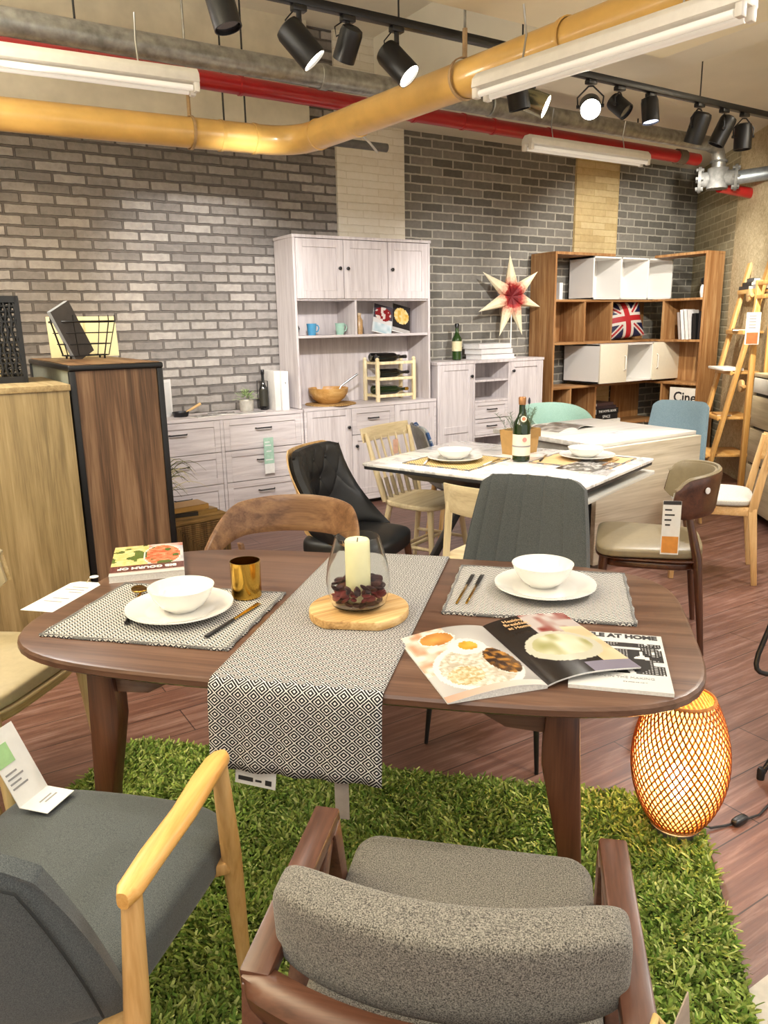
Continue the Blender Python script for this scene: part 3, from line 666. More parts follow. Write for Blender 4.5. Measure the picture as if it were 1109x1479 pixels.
# things on top of them
t = thing('lattice_lantern', 'black woven lattice lantern box on the light oak cabinet', 'lantern', (.385, 4.22, 1.222), -8)
b = MB(); lw, ld, lh = .34, .26, .40
for x in (-lw/2, lw/2):
    for y in (-ld/2, ld/2): b.box(x-.009, x+.009, y-.009, y+.009, 0, lh)
for z in (0, lh-.03):
    for y in (-ld/2, ld/2): b.box(-lw/2, lw/2, y-.009, y+.009, z, z+.03)
    for x in (-lw/2, lw/2): b.box(x-.009, x+.009, -ld/2, ld/2, z, z+.03)
b.box(-lw/2, lw/2, -ld/2, ld/2, 0, .012); b.box(-lw/2, lw/2, -ld/2, ld/2, lh-.012, lh)
b.build('frame', BLACK, t)
for y in (-ld/2, ld/2):
    b = MB()
    for k in range(16):
        x = -lw/2+.012+k*(lw-.024)/15; b.tube([(x+.004*(-1)**(j+k), y+.003*(-1)**j, .03+j*(lh-.06)/8) for j in range(9)], .0065, 5)
    for k in range(14): z = .045+k*(lh-.09)/13; b.box(-lw/2, lw/2, y-.001, y+.001, z-.004, z+.004)
    b.build('lattice', BLACK, t)
for x in (-lw/2, lw/2):
    b = MB()
    for k in range(12): y = -ld/2+.012+k*(ld-.024)/11; b.tube([(x, y, .02), (x, y, lh-.02)], .006, 5)
    b.build('lattice', BLACK, t)
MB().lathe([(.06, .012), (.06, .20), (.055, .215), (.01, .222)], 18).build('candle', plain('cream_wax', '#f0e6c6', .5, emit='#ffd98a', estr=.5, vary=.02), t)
t = tag(MB().box(-.10, .10, -.003, .003, 0, .235).build('display_card', plain('cream_card', '#efe3ae', .6, vary=.02), loc=(.895, 4.90, 1.306), rotz=2), 'cream card leaning behind the wire basket, left one', 'card'); t.rotation_euler.x = R(-8)
t = tag(MB().box(-.10, .10, -.003, .003, 0, .235).build('display_card', plain('cream_card', '#efe3ae', .6, vary=.02), loc=(1.085, 4.92, 1.306), rotz=-3), 'cream card leaning behind the wire basket, right one', 'card'); t.rotation_euler.x = R(-8)
t = thing('wire_basket', 'black wire basket with looped rim on the dark framed cabinet', 'basket', (.93, 4.62, 1.306), 0)
def ring(w, d, z, n=20): return [(w/2*math.copysign(abs(cos(a))**.5, cos(a)), d/2*math.copysign(abs(sin(a))**.5, sin(a)), z) for a in [360*k/n for k in range(n)]]
b = MB(); b.tube(ring(.33, .24, .20), .006, 6, closed=True); b.build('rim', BLACK, t)
b = MB()
for z, s in ((.14, .92), (.08, .82), (.018, .72)): b.tube(ring(.33*s, .24*s, z), .003, 5, closed=True)
for k in range(18):
    a = 20*k; top = ring(.33, .24, .20, 18)[k]; bot = ring(.24, .17, .018, 18)[k]; b.tube([(top[0], top[1], .235 if k % 2 else .20), top, bot], .0028, 5)
for k in range(-2, 3): b.tube([(k*.045, -.085, .018), (k*.045, .085, .018)], .0028, 5)
b.build('wires', BLACK, t)
b = MB()
for x in (-.09, .09):
    for y in (-.06, .06): b.tube([(x, y, .018), (x, y, 0)], .006, 6)
b.build('feet', BLACK, t)
t = thing('book', 'tall grey and dark book standing tilted in the wire basket', 'book', (.94, 4.60, 1.334), 0)
b = MB(); b.box(-.10, .03, -.014, .014, 0, .30); b.build('cover', plain('silver_grey_cover', '#a9acae', .4), t)
MB().box(.03, .034, -.015, .015, 0, .30).build('spine', plain('dark_spine', '#333236', .4), t); MB().box(-.10, .034, -.0165, -.014, 0, .30).build('front_board', plain('dark_grey_board', '#4b4848', .4), t)
t.rotation_euler = (R(0), R(-27), R(28))
t['label'] = 'tall grey and dark book standing tilted in the wire basket'

# woven cube stool with books and dry grass
RUSH = wood('woven_rush', '#54401f', '#8a6b3c', '#a5854f', axis=0, rough=.9, scale=2.2, bstr=.6)
t = thing('woven_stool', 'cube stool of woven brown rush beside the dark framed cabinet', 'stool', (1.345, 4.30, 0), 8)
b = MB(); a = .165
b.box(-a, a, -a, a, .385, .42); b.box(-a, -a+.03, -a, a, 0, .385); b.box(a-.03, a, -a, a, 0, .385); b.box(-a+.03, a-.03, a-.03, a, 0, .385); b.build('frame', RUSH, t, bevel=.008)
b = MB()
for k in range(14):
    q = k/13*.15
    b.tube([(-.16+q, -a-.004, .38-q), (.16-q, -a-.004, .38-q)], .006, 6); b.tube([(-.16+q, -a-.004, .02+q), (.16-q, -a-.004, .02+q)], .006, 6)
    b.tube([(-.16+q, -a-.004, .02+q), (-.16+q, -a-.004, .38-q)], .006, 6); b.tube([(.16-q, -a-.004, .02+q), (.16-q, -a-.004, .38-q)], .006, 6)
b.build('woven_front', wood('woven_rush_front', '#3f2f17', '#6f5430', '#917245', axis=2, rough=.9, scale=2.2, bstr=.6), t)
b = MB()
for k in range(26):
    q = -.16+k*.32/25; b.tube([(a+.003, q, .01), (a+.003, q+.004*(-1)**k, .40)], .006, 5)
b.build('woven_side', RUSH, t)
def book(label, loc, rz, w, d, h, col, page='#e6e0d2', cat='book', group=None, titl=None, tsize=.018, tcol=None, flat=True, ry=0, rx=0, spine_text=False):
    """lying book; w along local x (spine edge faces -y), d depth, h thickness"""
    t = thing('book', label, cat, loc, rz, group); c = plain('cover_'+col.strip('#'), col, .4, vary=.03)
    b = MB(); b.box(-w/2, w/2, -d/2, d/2, 0, .0025); b.box(-w/2, w/2, -d/2, d/2, h-.0025, h); b.box(-w/2, w/2, -d/2, -d/2+.003, 0, h); b.build('cover', c, t)
    MB().box(-w/2+.004, w/2-.004, -d/2+.003, d/2-.004, .0025, h-.0025).build('pages', plain('pages_'+page.strip('#'), page, .8, vary=.05, nscale=120), t)
    if titl: text('title', titl, tsize, tcol or PAPER, t, (0, -d/2-.0006, h/2), (PI/2, 0, 0))
    t.rotation_euler.x = R(rx); t.rotation_euler.y = R(ry); return t
book('dark covered book under a tan one on the woven stool', (1.27, 4.26, .42), -6, .20, .14, .022, '#25231f')
book('tan covered book lying on the right half of the woven stool', (1.405, 4.28, .42), 14, .13, .17, .022, '#9a7a45')
book('tan covered book topmost on the woven stool', (1.33, 4.29, .442), 6, .21, .15, .03, '#b48a4a')
t = thing('grass_plant', 'clump of long dry grass blades arching beside the dark framed cabinet', 'plant', (1.27, 4.78, 0))
MB().lathe([(.09, 0), (.11, .03), (.10, .28), (.095, .28), (.09, .25), (1e-5, .25)], 20).build('pot', plain('dark_clay_pot', '#3c352e', .7), t)
GR = [plain('dry_grass_green', '#6b6a3c', .7), plain('dry_grass_straw', '#cabf94', .7), plain('dry_grass_dark', '#45452c', .7)]
for k in range(26):
    a = random.uniform(-70, 60); L = random.uniform(.35, .72); h = random.uniform(.5, .85)*.95
    P = [(.03*cos(a)*q, .03*sin(a), .25) if q == 0 else (L*cos(a)*.55*q**1.3, L*sin(a)*.35*q, .25+h*(1.15*q-.75*q**2.6)) for q in [i/9 for i in range(10)]]
    MB().tube(P, [.0058-.005*i/9 for i in range(10)], 4).build('blade', GR[k % 3], t)

# ================================================================== LADDER SHELF, STAND, CHEST (right)
def wr_pt(s, off): # along the right wall, distance off it
    return (7.75+cos(232)*s-.788*off, 5.78+sin(232)*s+.616*off)
ORO = wood('honey_pine', '#bf8a48', '#d6a763', '#e2bb80', axis=2, rough=.45); OROX = wood('honey_pine_shelf', '#bf8a48', '#d6a763', '#e2bb80', axis=0, rough=.45)
lx, ly = wr_pt(2.13, .0)
t = thing('ladder_shelf', 'honey pine ladder shelf leaning on the right wall', 'shelf', (lx, ly, 0), 232)
hw = .235
for s in (-1, 1): MB().bar((s*hw, -.42, 0), (s*hw, -.02, 1.93), .028, .075, up=(1, 0, 0)).build('side_rail', ORO, t, bevel=.004)
for z, dep in ((.27, .36), (.60, .32), (.99, .27), (1.33, .22), (1.67, .17)):
    y0 = -.42+.40*z/1.93; b = MB(); b.box(-hw+.014, hw-.014, y0-.03, y0-.03+dep, z, z+.02); b.box(-hw+.014, hw-.014, y0-.045, y0-.027, z-.008, z+.028); b.build('step', OROX, t, bevel=.003)
def on_ladder(y, z, x=0): return (lx+cos(232)*x-sin(232)*y, ly+sin(232)*x+cos(232)*y, z)
WHT = plain('white_board', '#f1efea', .4, vary=.02)
t = tag(MB().box(-.215, .215, -.02, .15, 0, .022).build('display_board', WHT, loc=on_ladder(-.30, 1.018), rotz=232, bevel=.003), 'white display board lying on a middle step of the pine ladder shelf', 'board')
for k, (lab, z, c, w_, dx, tt) in enumerate((('black book at the bottom of the stack on the ladder shelf top', 1.698, '#19181a', .24, -.03, None), ('black book in the middle of the stack on the ladder shelf top', 1.73, '#101012', .22, -.02, None), ('grey book topmost on the ladder shelf top', 1.762, '#4c5052', .17, .0, None))):
    p = on_ladder(-.02+.02*k-.02, z, dx-.05); book(lab, (p[0], p[1], z), 232, w_, .15, .031, c, titl=tt, tsize=.02)
for k, (lab, z, dx) in enumerate((('white paged book beside the dark stack, lower, on the ladder shelf top', 1.698, .155), ('white paged book beside the dark stack, upper, on the ladder shelf top', 1.733, .15))):
    p = on_ladder(-.01, z, dx); book(lab, (p[0], p[1], z), 240, .16, .15, .034, '#cfcac6' if k else '#8c8788')
p = on_ladder(-.15, 1.35, .02); book('brown book lying on the second step from the top of the ladder shelf', (p[0], p[1], 1.35), 215, .2, .12, .02, '#6d4a2c')
p = on_ladder(-.25, .62, .05); book('tan book lying on a low step of the ladder shelf', (p[0], p[1], .62), 228, .2, .13, .018, '#b98a52')
# coat stand
px_, py_ = wr_pt(2.94, .30)
t = thing('coat_stand', 'slim honey pine coat stand with round pegs beside the ladder shelf', 'coat stand', (px_, py_, 0), 232)
MB().box(-.024, .024, -.02, .02, 0, 1.74).build('post', ORO, t, bevel=.006)
for z in (.93, 1.63): MB().tube([(-.03, -.03, z), (-.10, -.03, z)], .016, 10).lathe([(.05, -.012), (.05, .012)], 18, (-.10, -.03, z), 'y').build('peg', OAK, t, bevel=.004)
for s in ((1, 0), (-1, 0), (0, 1), (0, -1)): MB().bar((s[0]*.02, s[1]*.02, .05), (s[0]*.20, s[1]*.20, .014), .028, .028).build('foot', ORO, t, bevel=.004)
MB().box(.024, .33, -.02, .02, 1.60, 1.63).build('cross_bar', ORO, t, bevel=.004); MB().box(.024, .33, -.02, .02, 1.70, 1.73).build('cross_bar', ORO, t, bevel=.004); MB().box(.30, .33, -.02, .02, 0, 1.73).build('post', ORO, t, bevel=.006)
t = thing('hang_tag', 'white and orange product tag hanging at the right edge in front of the stand', 'tag', (*wr_pt(3.02, .345), 1.50), -58)
MB().tube([(0, 0, 0), (.01, 0, .10)], .0015, 5).build('string', PAPER, t)
b = MB(); b.box(-.05, .05, -.001, .001, -.24, 0); b.build('card', PAPER, t)
b = MB(); b.box(-.04, .04, -.002, -.001, -.235, -.15); b.build('orange_block', plain('orange_print', '#c8683a', .5), t)
b = MB()
for k in range(5): b.box(-.03, .02, -.002, -.001, -.03-k*.022, -.022-k*.022)
b.build('printing', GREYP, t)
cx_, cy_ = wr_pt(3.32, .0)
t = thing('drawer_chest', 'pale oak chest of drawers with dark gaps at the right edge', 'chest of drawers', (cx_, cy_, 0), 232)
PALEOAK = wood('whitened_oak', '#b9a888', '#cbbb9c', '#d9cbb0', axis=0, rough=.5)
MB().box(0, .8, -.385, -.015, .05, 1.04).build('carcass', plain('dark_gap', '#2e2a26', .7), t)
MB().box(-.004, .804, -.405, -.012, 1.04, 1.065).build('top', PALEOAK, t, bevel=.002); MB().box(-.004, .014, -.40, -.012, .03, 1.04).build('side_panel', PALEOAK, t)
for z0, z1, m_ in ((.07, .39, PALEOAK), (.41, .66, PALEOAK), (.68, .90, PALEOAK), (.925, 1.03, WHT)): MB().box(.014, .79, -.41, -.385, z0, z1).build('drawer', m_, t, bevel=.002)
for x in (.04, .76): MB().box(x-.02, x+.02, -.38, -.03, 0, .05).build('foot', BLACK, t)
t = tag(MB().box(.03, .35, -.30, -.06, 0, .34).build('storage_box', PALEOAK, loc=(cx_, cy_, 1.065), rotz=232, bevel=.003), 'pale wooden box standing on the chest of drawers at the right edge', 'box')

# ================================================================== MAIN DINING TABLE
TC = (.942, 1.629); TRZ = -45.0
def tw(x, y): a = R(TRZ); return (TC[0]+math.cos(a)*x-math.sin(a)*y, TC[1]+math.sin(a)*x+math.cos(a)*y)
def sup(A, B, n, k=96):
    o = []
    for i in range(k):
        a = 2*PI*i/k; c_, s_ = math.cos(a), math.sin(a); r = (abs(c_/A)**n+abs(s_/B)**n)**(-1/n); o.append((r*c_, r*s_))
    return o
dt = thing('dining_table', 'walnut dining table with rounded corners standing on the green rug', 'dining table', (*TC, 0), TRZ)
b = MB(); rings = [(.004, .748), (.0, .742), (.0, .730), (.010, .722), (.03, .718)]; K = 128; o_ = []
top = [(x, y, .75) for x, y in sup(.80, .455, 4.6, K)]
vs = list(top)
for ins, z in rings: vs += [(x, y, z) for x, y in sup(.81-ins, .465-ins, 4.6, K)]
fs = [tuple(range(K))]
for r_ in range(len(rings)):
    for i in range(K): fs.append((r_*K+i, r_*K+(i+1) % K, (r_+1)*K+(i+1) % K, (r_+1)*K+i))
fs.append(tuple(range(len(rings)*K, (len(rings)+1)*K))[::-1])
b.add(vs, fs).build('tabletop', WALNUT, dt, angle=30)
def leg_poly(s):
    P = [(.545, .72), (.56, .40), (.585, 0), (.545, 0), (.512, .39), (.474, .59), (.474, .635), (.482, .72)]
    return [(s*x, z) for x, z in P]
for s in (-1, 1):
    for v in (-1, 1): MB().prism(leg_poly(s), v*.375-.024, v*.375+.024, 'y').build('leg', WALNUTZ, dt, bevel=.006)
ap = [(-.48, .72), (.48, .72), (.48, .655), (.40, .66), (.345, .69), (.30, .698), (-.30, .698), (-.345, .69), (-.40, .66), (-.48, .655)]
for v in (-1, 1): MB().prism(ap, v*.375-.012, v*.375+.012, 'y').build('apron', WALNUT, dt, bevel=.003)
ap2 = [(-.35, .72), (.35, .72), (.35, .655), (.28, .66), (.23, .69), (-.23, .69), (-.28, .66), (-.35, .655)]
for s in (-1, 1): MB().prism(ap2, s*.51-.012, s*.51+.012, 'x').build('apron', WALNUTZ, dt, bevel=.003)
# runner
RUN = weave('diamond_runner_weave', '#17171b', '#d2cfcb', .0345, .0305, mode='diamond', noisemix=.06, bstr=.3)
def cloth(name, label, cat, prof, x0, x1, th, mat, nx=24, wob=0.0):
    """sheet swept along prof (y,z) across x0..x1, with UV in metres"""
    L = [0]
    for a, c in zip(prof, prof[1:]): L.append(L[-1]+math.hypot(c[0]-a[0], c[1]-a[1]))
    me = bpy.data.meshes.new(name); v = []; f = []; uvv = []
    for k, (y, z) in enumerate(prof):
        for i in range(nx+1):
            x = x0+(x1-x0)*i/nx; hang = max(0, .74-z)
            v.append((x*(1-.04*hang/.2*0), y-wob*hang*math.sin(i*1.1+.6)*.5, z)); uvv.append((x, L[k]))
    m = nx+1
    for k in range(len(prof)-1):
        for i in range(nx): f.append((k*m+i, k*m+i+1, (k+1)*m+i+1, (k+1)*m+i))
    me.from_pydata(v, [], f); ul = me.uv_layers.new(name='UVMap'); d_ = []
    for p in f:
        for i in p: d_ += list(uvv[i])
    ul.data.foreach_set('uv', d_); me.materials.append(mat); me.polygons.foreach_set('use_smooth', [True]*len(f))
    o = bpy.data.objects.new(name, me); COL.objects.link(o)
    so = o.modifiers.new('thick', 'SOLIDIFY'); so.thickness = th; so.offset = 1
    return tag(o, label, cat)
prof = [(.47+.012, .62), (.481, .68), (.480, .72), (.474, .742), (.462, .7512), (.45, .7512)]+[(.45-.9*i/20, .7512) for i in range(1, 21)]+[(-.462, .7505), (-.472, .743), (-.478, .725), (-.480, .70), (-.482, .66), (-.485, .62), (-.488, .58), (-.489, .56)]
rn = cloth('table_runner', 'black and white diamond patterned runner across the dining table', 'table runner', prof[::-1], -.205, .165, .003, RUN, wob=.05)
rn.location = (*TC, 0); rn.rotation_euler.z = R(TRZ)
# labels hanging below the runner
t = thing('barcode_label', 'white barcode label sticking out under the hanging runner end', 'label', (*tw(-.108, -.480), .565), TRZ)
MB().box(-.045, .045, -.0006, .0006, -.045, .01).build('card', PAPER, t)
b = MB(); x = -.035
while x < .015: w_ = random.choice((.0008, .0015, .0022)); b.box(x, x+w_, -.0012, -.0006, -.012, .004); x += w_+random.choice((.001, .0018))
b.box(-.038, -.005, -.0012, -.0006, -.036, -.026); b.box(.0, .014, -.0012, -.0006, -.034, -.029); b.box(.022, .036, -.0012, -.0006, -.038, -.026)
b.build('barcode', DARKP, t)
t.rotation_euler.y = R(6)
t = tag(MB().box(-.015, .015, -.0005, .0005, -.085, .012).build('care_label', plain('grey_satin_label', '#958c84', .5), loc=(*tw(.078, -.483), .555), rotz=TRZ), 'grey fabric care label dangling below the runner', 'label')

# ------------------------------------------------ place mats
MAT_ = weave('grey_twill_mat', '#2c2d31', '#cfccc5', .0145, .0105, mode='chevron', noisemix=.3)
def placemat(label, x, y, w, d, mat, z=.75, T=tw, rz=TRZ, th=.006, group=None):
    t = thing('placemat', label, 'placemat', (*T(x, y), z), rz, group)
    me_b = MB(); nx, ny = 24, 18
    tmp = bpy.data.meshes.new('mat_cloth'); v = []; f = []
    for j in range(ny+1):
        for i in range(nx+1):
            u, q = i/nx-.5, j/ny-.5; v.append((u*w+.003*math.sin(q*30+u*5), q*d+.002*math.sin(u*40), th*.92+.0012*math.sin(u*23)*math.cos(q*19)))
    m = nx+1
    for j in range(ny):
        for i in range(nx): f.append((j*m+i, j*m+i+1, (j+1)*m+i+1, (j+1)*m+i))
    k0 = len(v); v += [(p[0], p[1], .0004) for p in v]
    nf = len(f); f += [tuple(i+k0 for i in q[::-1]) for q in f[:nf]]
    rim = [i for i in range(m)]+[(j+1)*m-1 for j in range(1, ny+1)]+[ny*m+i for i in range(nx-1, -1, -1)]+[j*m for j in range(ny-1, 0, -1)]
    for a, c in zip(rim, rim[1:]+rim[:1]): f.append((a, a+k0, c+k0, c))
    tmp.from_pydata(v, [], f); ul = tmp.uv_layers.new(name='UVMap'); d_ = []
    for p in f:
        for i in p: d_ += [v[i][0], v[i][1]+v[i][2]]
    ul.data.foreach_set('uv', d_); tmp.materials.append(mat); tmp.polygons.foreach_set('use_smooth', [True]*len(f))
    o = bpy.data.objects.new('mat_cloth', tmp); COL.objects.link(o); o.parent = t
    hb_ = MB()
    for s in (-1, 1):
        hb_.tube([(w/2*(-1+2*i/20), s*(d/2-.004)+.002*math.sin(i), th*.6) for i in range(21)], .0042, 6)
        hb_.tube([(s*(w/2-.004), d/2*(-1+2*i/16), th*.6) for i in range(17)], .0042, 6)
    he = hb_.build('woven_hem', fabric('dark_hem', '#2f3033', '#8b8985', 600), t)
    return t
placemat('grey woven placemat at the left end of the dining table', -.468, -.137, .485, .385, MAT_)
placemat('grey woven placemat at the far right of the dining table', .448, .180, .470, .395, MAT_)
ZM = .757
def plate(label, loc, r=.135, group='white dinner plates'):
    t = tag(MB().lathe([(1e-5, .002), (r*.55, .001), (r*.62, .0), (r*.64, .003), (r*.78, .012), (r, .020), (r*.995, .0235), (r*.80, .0165), (r*.66, .0085), (r*.60, .0065), (1e-5, .0062)], 48, cap=False).build('dinner_plate', PORC, loc=loc), label, 'plate', group)
    return t
def bowl(label, loc, r=.072, h=.062):
    pr = [(1e-5, .003), (r*.42, .002), (r*.46, 0), (r*.5, .004), (r*.72, h*.28), (r*.88, h*.6), (r*.97, h*.9), (r, h), (r*.975, h), (r*.94, h*.88), (r*.85, h*.6), (r*.68, h*.3), (r*.45, .010), (1e-5, .008)]
    return tag(MB().lathe(pr, 40, cap=False).build('bowl', PORC, loc=loc), label, 'bowl', 'white bowls')
plate('white plate on the left grey placemat', (*tw(-.44, -.137), ZM)); bowl('white bowl on the plate at the left end of the dining table', (*tw(-.437, -.128), ZM+.0065), .083)
plate('white plate on the right grey placemat', (*tw(.463, .19), ZM)); bowl('white bowl on the plate at the far right of the dining table', (*tw(.455, .215), ZM+.0065), .083)
pr = [(.0, 0), (.037, 0), (.04, .003), (.0405, .10), (.0385, .10), (.038, .006), (1e-5, .005)]
tag(MB().lathe([(1e-5, 0)]+pr[1:], 36, cap=False).build('cup', GOLD, loc=(*tw(-.318, .006), ZM)), 'shiny gold cup by the left placemat', 'cup')
def knife(label, p, q, z, hcol, bcol):
    p, q = Vector((*p, z)), Vector((*q, z)); t = thing('table_knife', label, 'cutlery', p); d = (q-p); L = d.length; d.normalize()
    MB().bar((0, 0, 0), d*L*.5, .011, .006, .009, .005).build('handle', hcol, t, bevel=.002)
    MB().bar(d*L*.5, d*L, .007, .003, .015, .0018).build('blade', bcol, t, bevel=.0006); return t
knife('knife with black handle and gold blade on the left placemat', (.530, 1.642), (.722, 1.778), ZM+.004, BLACKP, GOLD)
# gold spoon
t = thing('table_spoon', 'gold spoon with black handle half hidden by the left plate', 'cutlery', (.485, 2.04, ZM), 0)
MB().cushion(.042, .06, .02, (0.0, .0, .012), 2.2, 8, lambda x, y, z: (x, y, z*.5+(x*x+y*y)*6)).build('spoon_bowl', GOLD, t)
MB().tube([(-.005, -.028, .012), (-.04, -.09, .008)], .003, 8).build('neck', GOLD, t); MB().tube([(-.04, -.09, .008), (-.088, -.205, .005)], .005, 8).build('handle', BLACKP, t)
def fork(label, p, q, z):
    p, q = Vector((*p, z)), Vector((*q, z)); t = thing('table_fork', label, 'cutlery', p); d = (q-p); L = d.length; d.normalize(); n = Vector((-d.y, d.x, 0))
    MB().bar((0, 0, 0), d*L*.62, .006, .004, .007, .003).build('handle', GOLD, t, bevel=.001)
    b = MB()
    for k in (-1.5, -.5, .5, 1.5): b.bar(d*L*.62+n*k*.0026, d*L+n*k*.003, .0016, .002)
    b.bar(d*L*.6, d*L*.66, .007, .003, .011, .002); b.build('tines', BLACKP, t); return t
fork('slim gold fork with dark tips on the right placemat, nearer the plate', (1.163, 1.470), (1.345, 1.628), ZM+.003)
fork('slim gold fork with dark tips on the right placemat, nearer the runner', (1.143, 1.485), (1.325, 1.645), ZM+.003)

# ------------------------------------------------ candle in glass on wooden board
bx_, by_ = tw(.012, -.065)
t = thing('serving_board', 'round wooden board with one flattened side on the table runner', 'board', (bx_, by_, .7545), 0)
P = [(.125*cos(a), .125*sin(a)) for a in range(0, 360, 6)]
P = [(x, max(y, -.106)) for x, y in P]
wd_ = wood('striped_acacia', '#8a6234', '#c39a60', '#dcbd88', axis=0, rough=.5, scale=1.4)
b = MB(); b.prism(P, 0, .022, 'z'); b.rot('Z', -40); b.build('board', wd_, t, bevel=.004)
zb = .7765
GLASS, nt, bs = newmat('clear_glass'); bs.inputs['Transmission Weight'].default_value = 1; bs.inputs['Roughness'].default_value = 0; bs.inputs['IOR'].default_value = 1.25; bs.inputs['Base Color'].default_value = (.97, .98, .97, 1)
t = tag(MB().lathe([(1e-5, .001), (.05, 0), (.068, .012), (.079, .05), (.080, .075), (.074, .115), (.062, .155), (.054, .182), (.0525, .182), (.060, .155), (.072, .115), (.0778, .075), (.0768, .05), (.066, .014), (.048, .0035), (1e-5, .004)], 48, cap=False).build('hurricane_glass', GLASS, loc=(bx_, by_, zb)), 'clear round hurricane glass holding a candle on the wooden board', 'glass')
t = thing('pillar_candle', 'cream pillar candle inside the hurricane glass', 'candle', (bx_, by_, zb+.02))
MB().lathe([(.03, 0), (.031, .003), (.031, .150), (.028, .154), (.02, .149), (1e-5, .147)], 30).build('wax', plain('cream_candle_wax', '#eae4b4', .45, vary=.02), t); MB().tube([(0, 0, .146), (.002, 0, .158)], .0014, 6).build('wick', DARKP, t)
POT = [plain('petal_'+n_, c_, .8) for n_, c_ in (('wine', '#3d1618'), ('brown', '#4a2a20'), ('red', '#6f201c'), ('plum', '#2e1215'), ('rust', '#5c2c1e'))]
pb = MB(); k = 0
for ring_r, n_, z_ in ((.05, 16, .020), (.058, 16, .036), (.045, 12, .052), (.06, 12, .056), (.052, 14, .045), (.05, 14, .062)):
    for i in range(n_):
        a = 360*i/n_+random.uniform(-10, 10); r_ = ring_r+random.uniform(-.004, .004); q = random.uniform(.7, 1.3)
        pb.cur = (k*7+i*3) % 5; st = len(pb.v); cc = random.uniform(4, 8)
        pb.cushion(.026*q, .019*q, .008, (0, 0, 0), 2.2, 4, lambda x, y, z: (x, y, z+cc*x*x)).rot('X', random.uniform(-60, 60), start=st).rot('Z', random.uniform(0, 180), start=st)
        pb.xf(Matrix.Translation((r_*cos(a), r_*sin(a), z_)), st); k += 1
tag(pb.build('potpourri', POT, loc=(bx_, by_, zb)), 'dark red dried petals heaped around the candle in the glass', 'potpourri', kind='stuff')

# ================================================================== CHAIRS  (local +y = the way the sitter faces)
def chair(name, label, x, y, facing, z=0.0, group=None): return thing(name, label, 'chair', (x, y, z), facing-90, group)
def leg(p, q, r0, r1, mat, par, n=12):
    return MB().tube([p, (Vector(p)+Vector(q))/2, q], [r0, (r0+r1)/2, r1], n).build('leg', mat, par)
# --- 1 walnut bentwood tub chair behind the table
WALB = wood('walnut_bentwood', '#5f412b', '#7f5c40', '#96724f', axis=0, rough=.35, coat=.2)
t = chair('bentwood_chair', 'walnut chair with broad bent wood backrest beyond the left half of the table', 1.135, 2.515, 226)
def f_(s, u):
    a = 112*s; ar = abs(a); k = max(0, min(1, (ar-52)/66)); k = k*k*(3-2*k)
    zt = .815-.012*(ar/52)**2*(1-k)-.175*k; zb_ = .672
    if ar > 52: zb_ = .672-.075*k
    rr = .262+.015*u*0+.03*(1-u)*0+.02*k; r2 = rr+.025*(u-.5)
    return (r2*sin(a), -r2*cos(a)*.95+.02, zb_+(zt-zb_)*u)
MB().shell(f_, 48, 10, .014, 24).build('backrest', WALB, t)
MB().cushion(.47, .46, .07, (0, .01, .465), 3.2, 10).build('seat', plain('dark_brown_leather', '#2d211b', .45), t)
for sx in (-1, 1):
    leg((sx*.19, .17, .45), (sx*.22, .21, 0), .018, .012, WALNUTZ, t); leg((sx*.18, -.17, .45), (sx*.21, -.23, 0), .018, .012, WALNUTZ, t)
    MB().bar((sx*.20, -.15, .44), (sx*.225, -.12, .64), .03, .016).build('back_post', WALB, t, bevel=.004)
# --- 2 black tufted chair
LEATH = plain('black_leather', '#141517', .48, vary=.08, nscale=60)
t = chair('tufted_chair', 'black button tufted leather chair with a thin wooden shell edge', 1.83, 3.23, -55)
BT = [(-.45, .35), (.0, .35), (.45, .35), (-.22, .60), (.22, .60), (-.45, .84), (0, .84), (.45, .84)]
def tuft(s, u):
    hw = .235+.02*(1-u)+(.02 if u < .5 else 0)*0; cr = max(0, abs(s)-.75)/.25
    top = .45+.43*u; x = hw*s*(1-.10*max(0, u-.8)*5*cr*.4); y = -.21-.02*u+.26*(1-u)**1.8*s*s+.05*s*s
    return x, y, top-.015*cr*(u > .95)
def f_(s, u):
    x, y, z = tuft(s, u); d = 0
    for bs_, bu in BT: d += .012*math.exp(-(((s-bs_)*.24)**2+((u-bu)*.43)**2)/.0016)
    if u > .25:
        for q in (s/.225+(u-.35)/.25, s/.225-(u-.35)/.25): d += .0042*math.exp(-((q-2*round(q/2))/.16)**2)*min(1, (u-.25)*6)
    d *= (1-s**8)*(1-u**10)
    return (x, y-d, z)
MB().shell(f_, 72, 56, .07, 12).build('backrest', LEATH, t)
b = MB(); b.shell(lambda s, u: (tuft(s*1.02, u)[0], tuft(s*1.02, u)[1]-.043, tuft(s, u)[2]+.004*(u > .9)), 24, 16, .012, 30); b.build('wood_shell', OAK, t)
bb = MB()
for bs_, bu in BT: p = f_(bs_, bu); bb.sphere((p[0], p[1]+.034, p[2]), .012, 6)
bb.build('buttons', LEATH, t)
MB().cushion(.47, .46, .11, (0, .03, .415), 4.5, 12).build('seat', LEATH, t)
for sx in (-1, 1):
    for sy, yy in ((-1, -.16), (1, .22)): leg((sx*.18, yy, .38), (sx*.22, yy+sy*.04, 0), .019, .012, WALNUTZ, t)
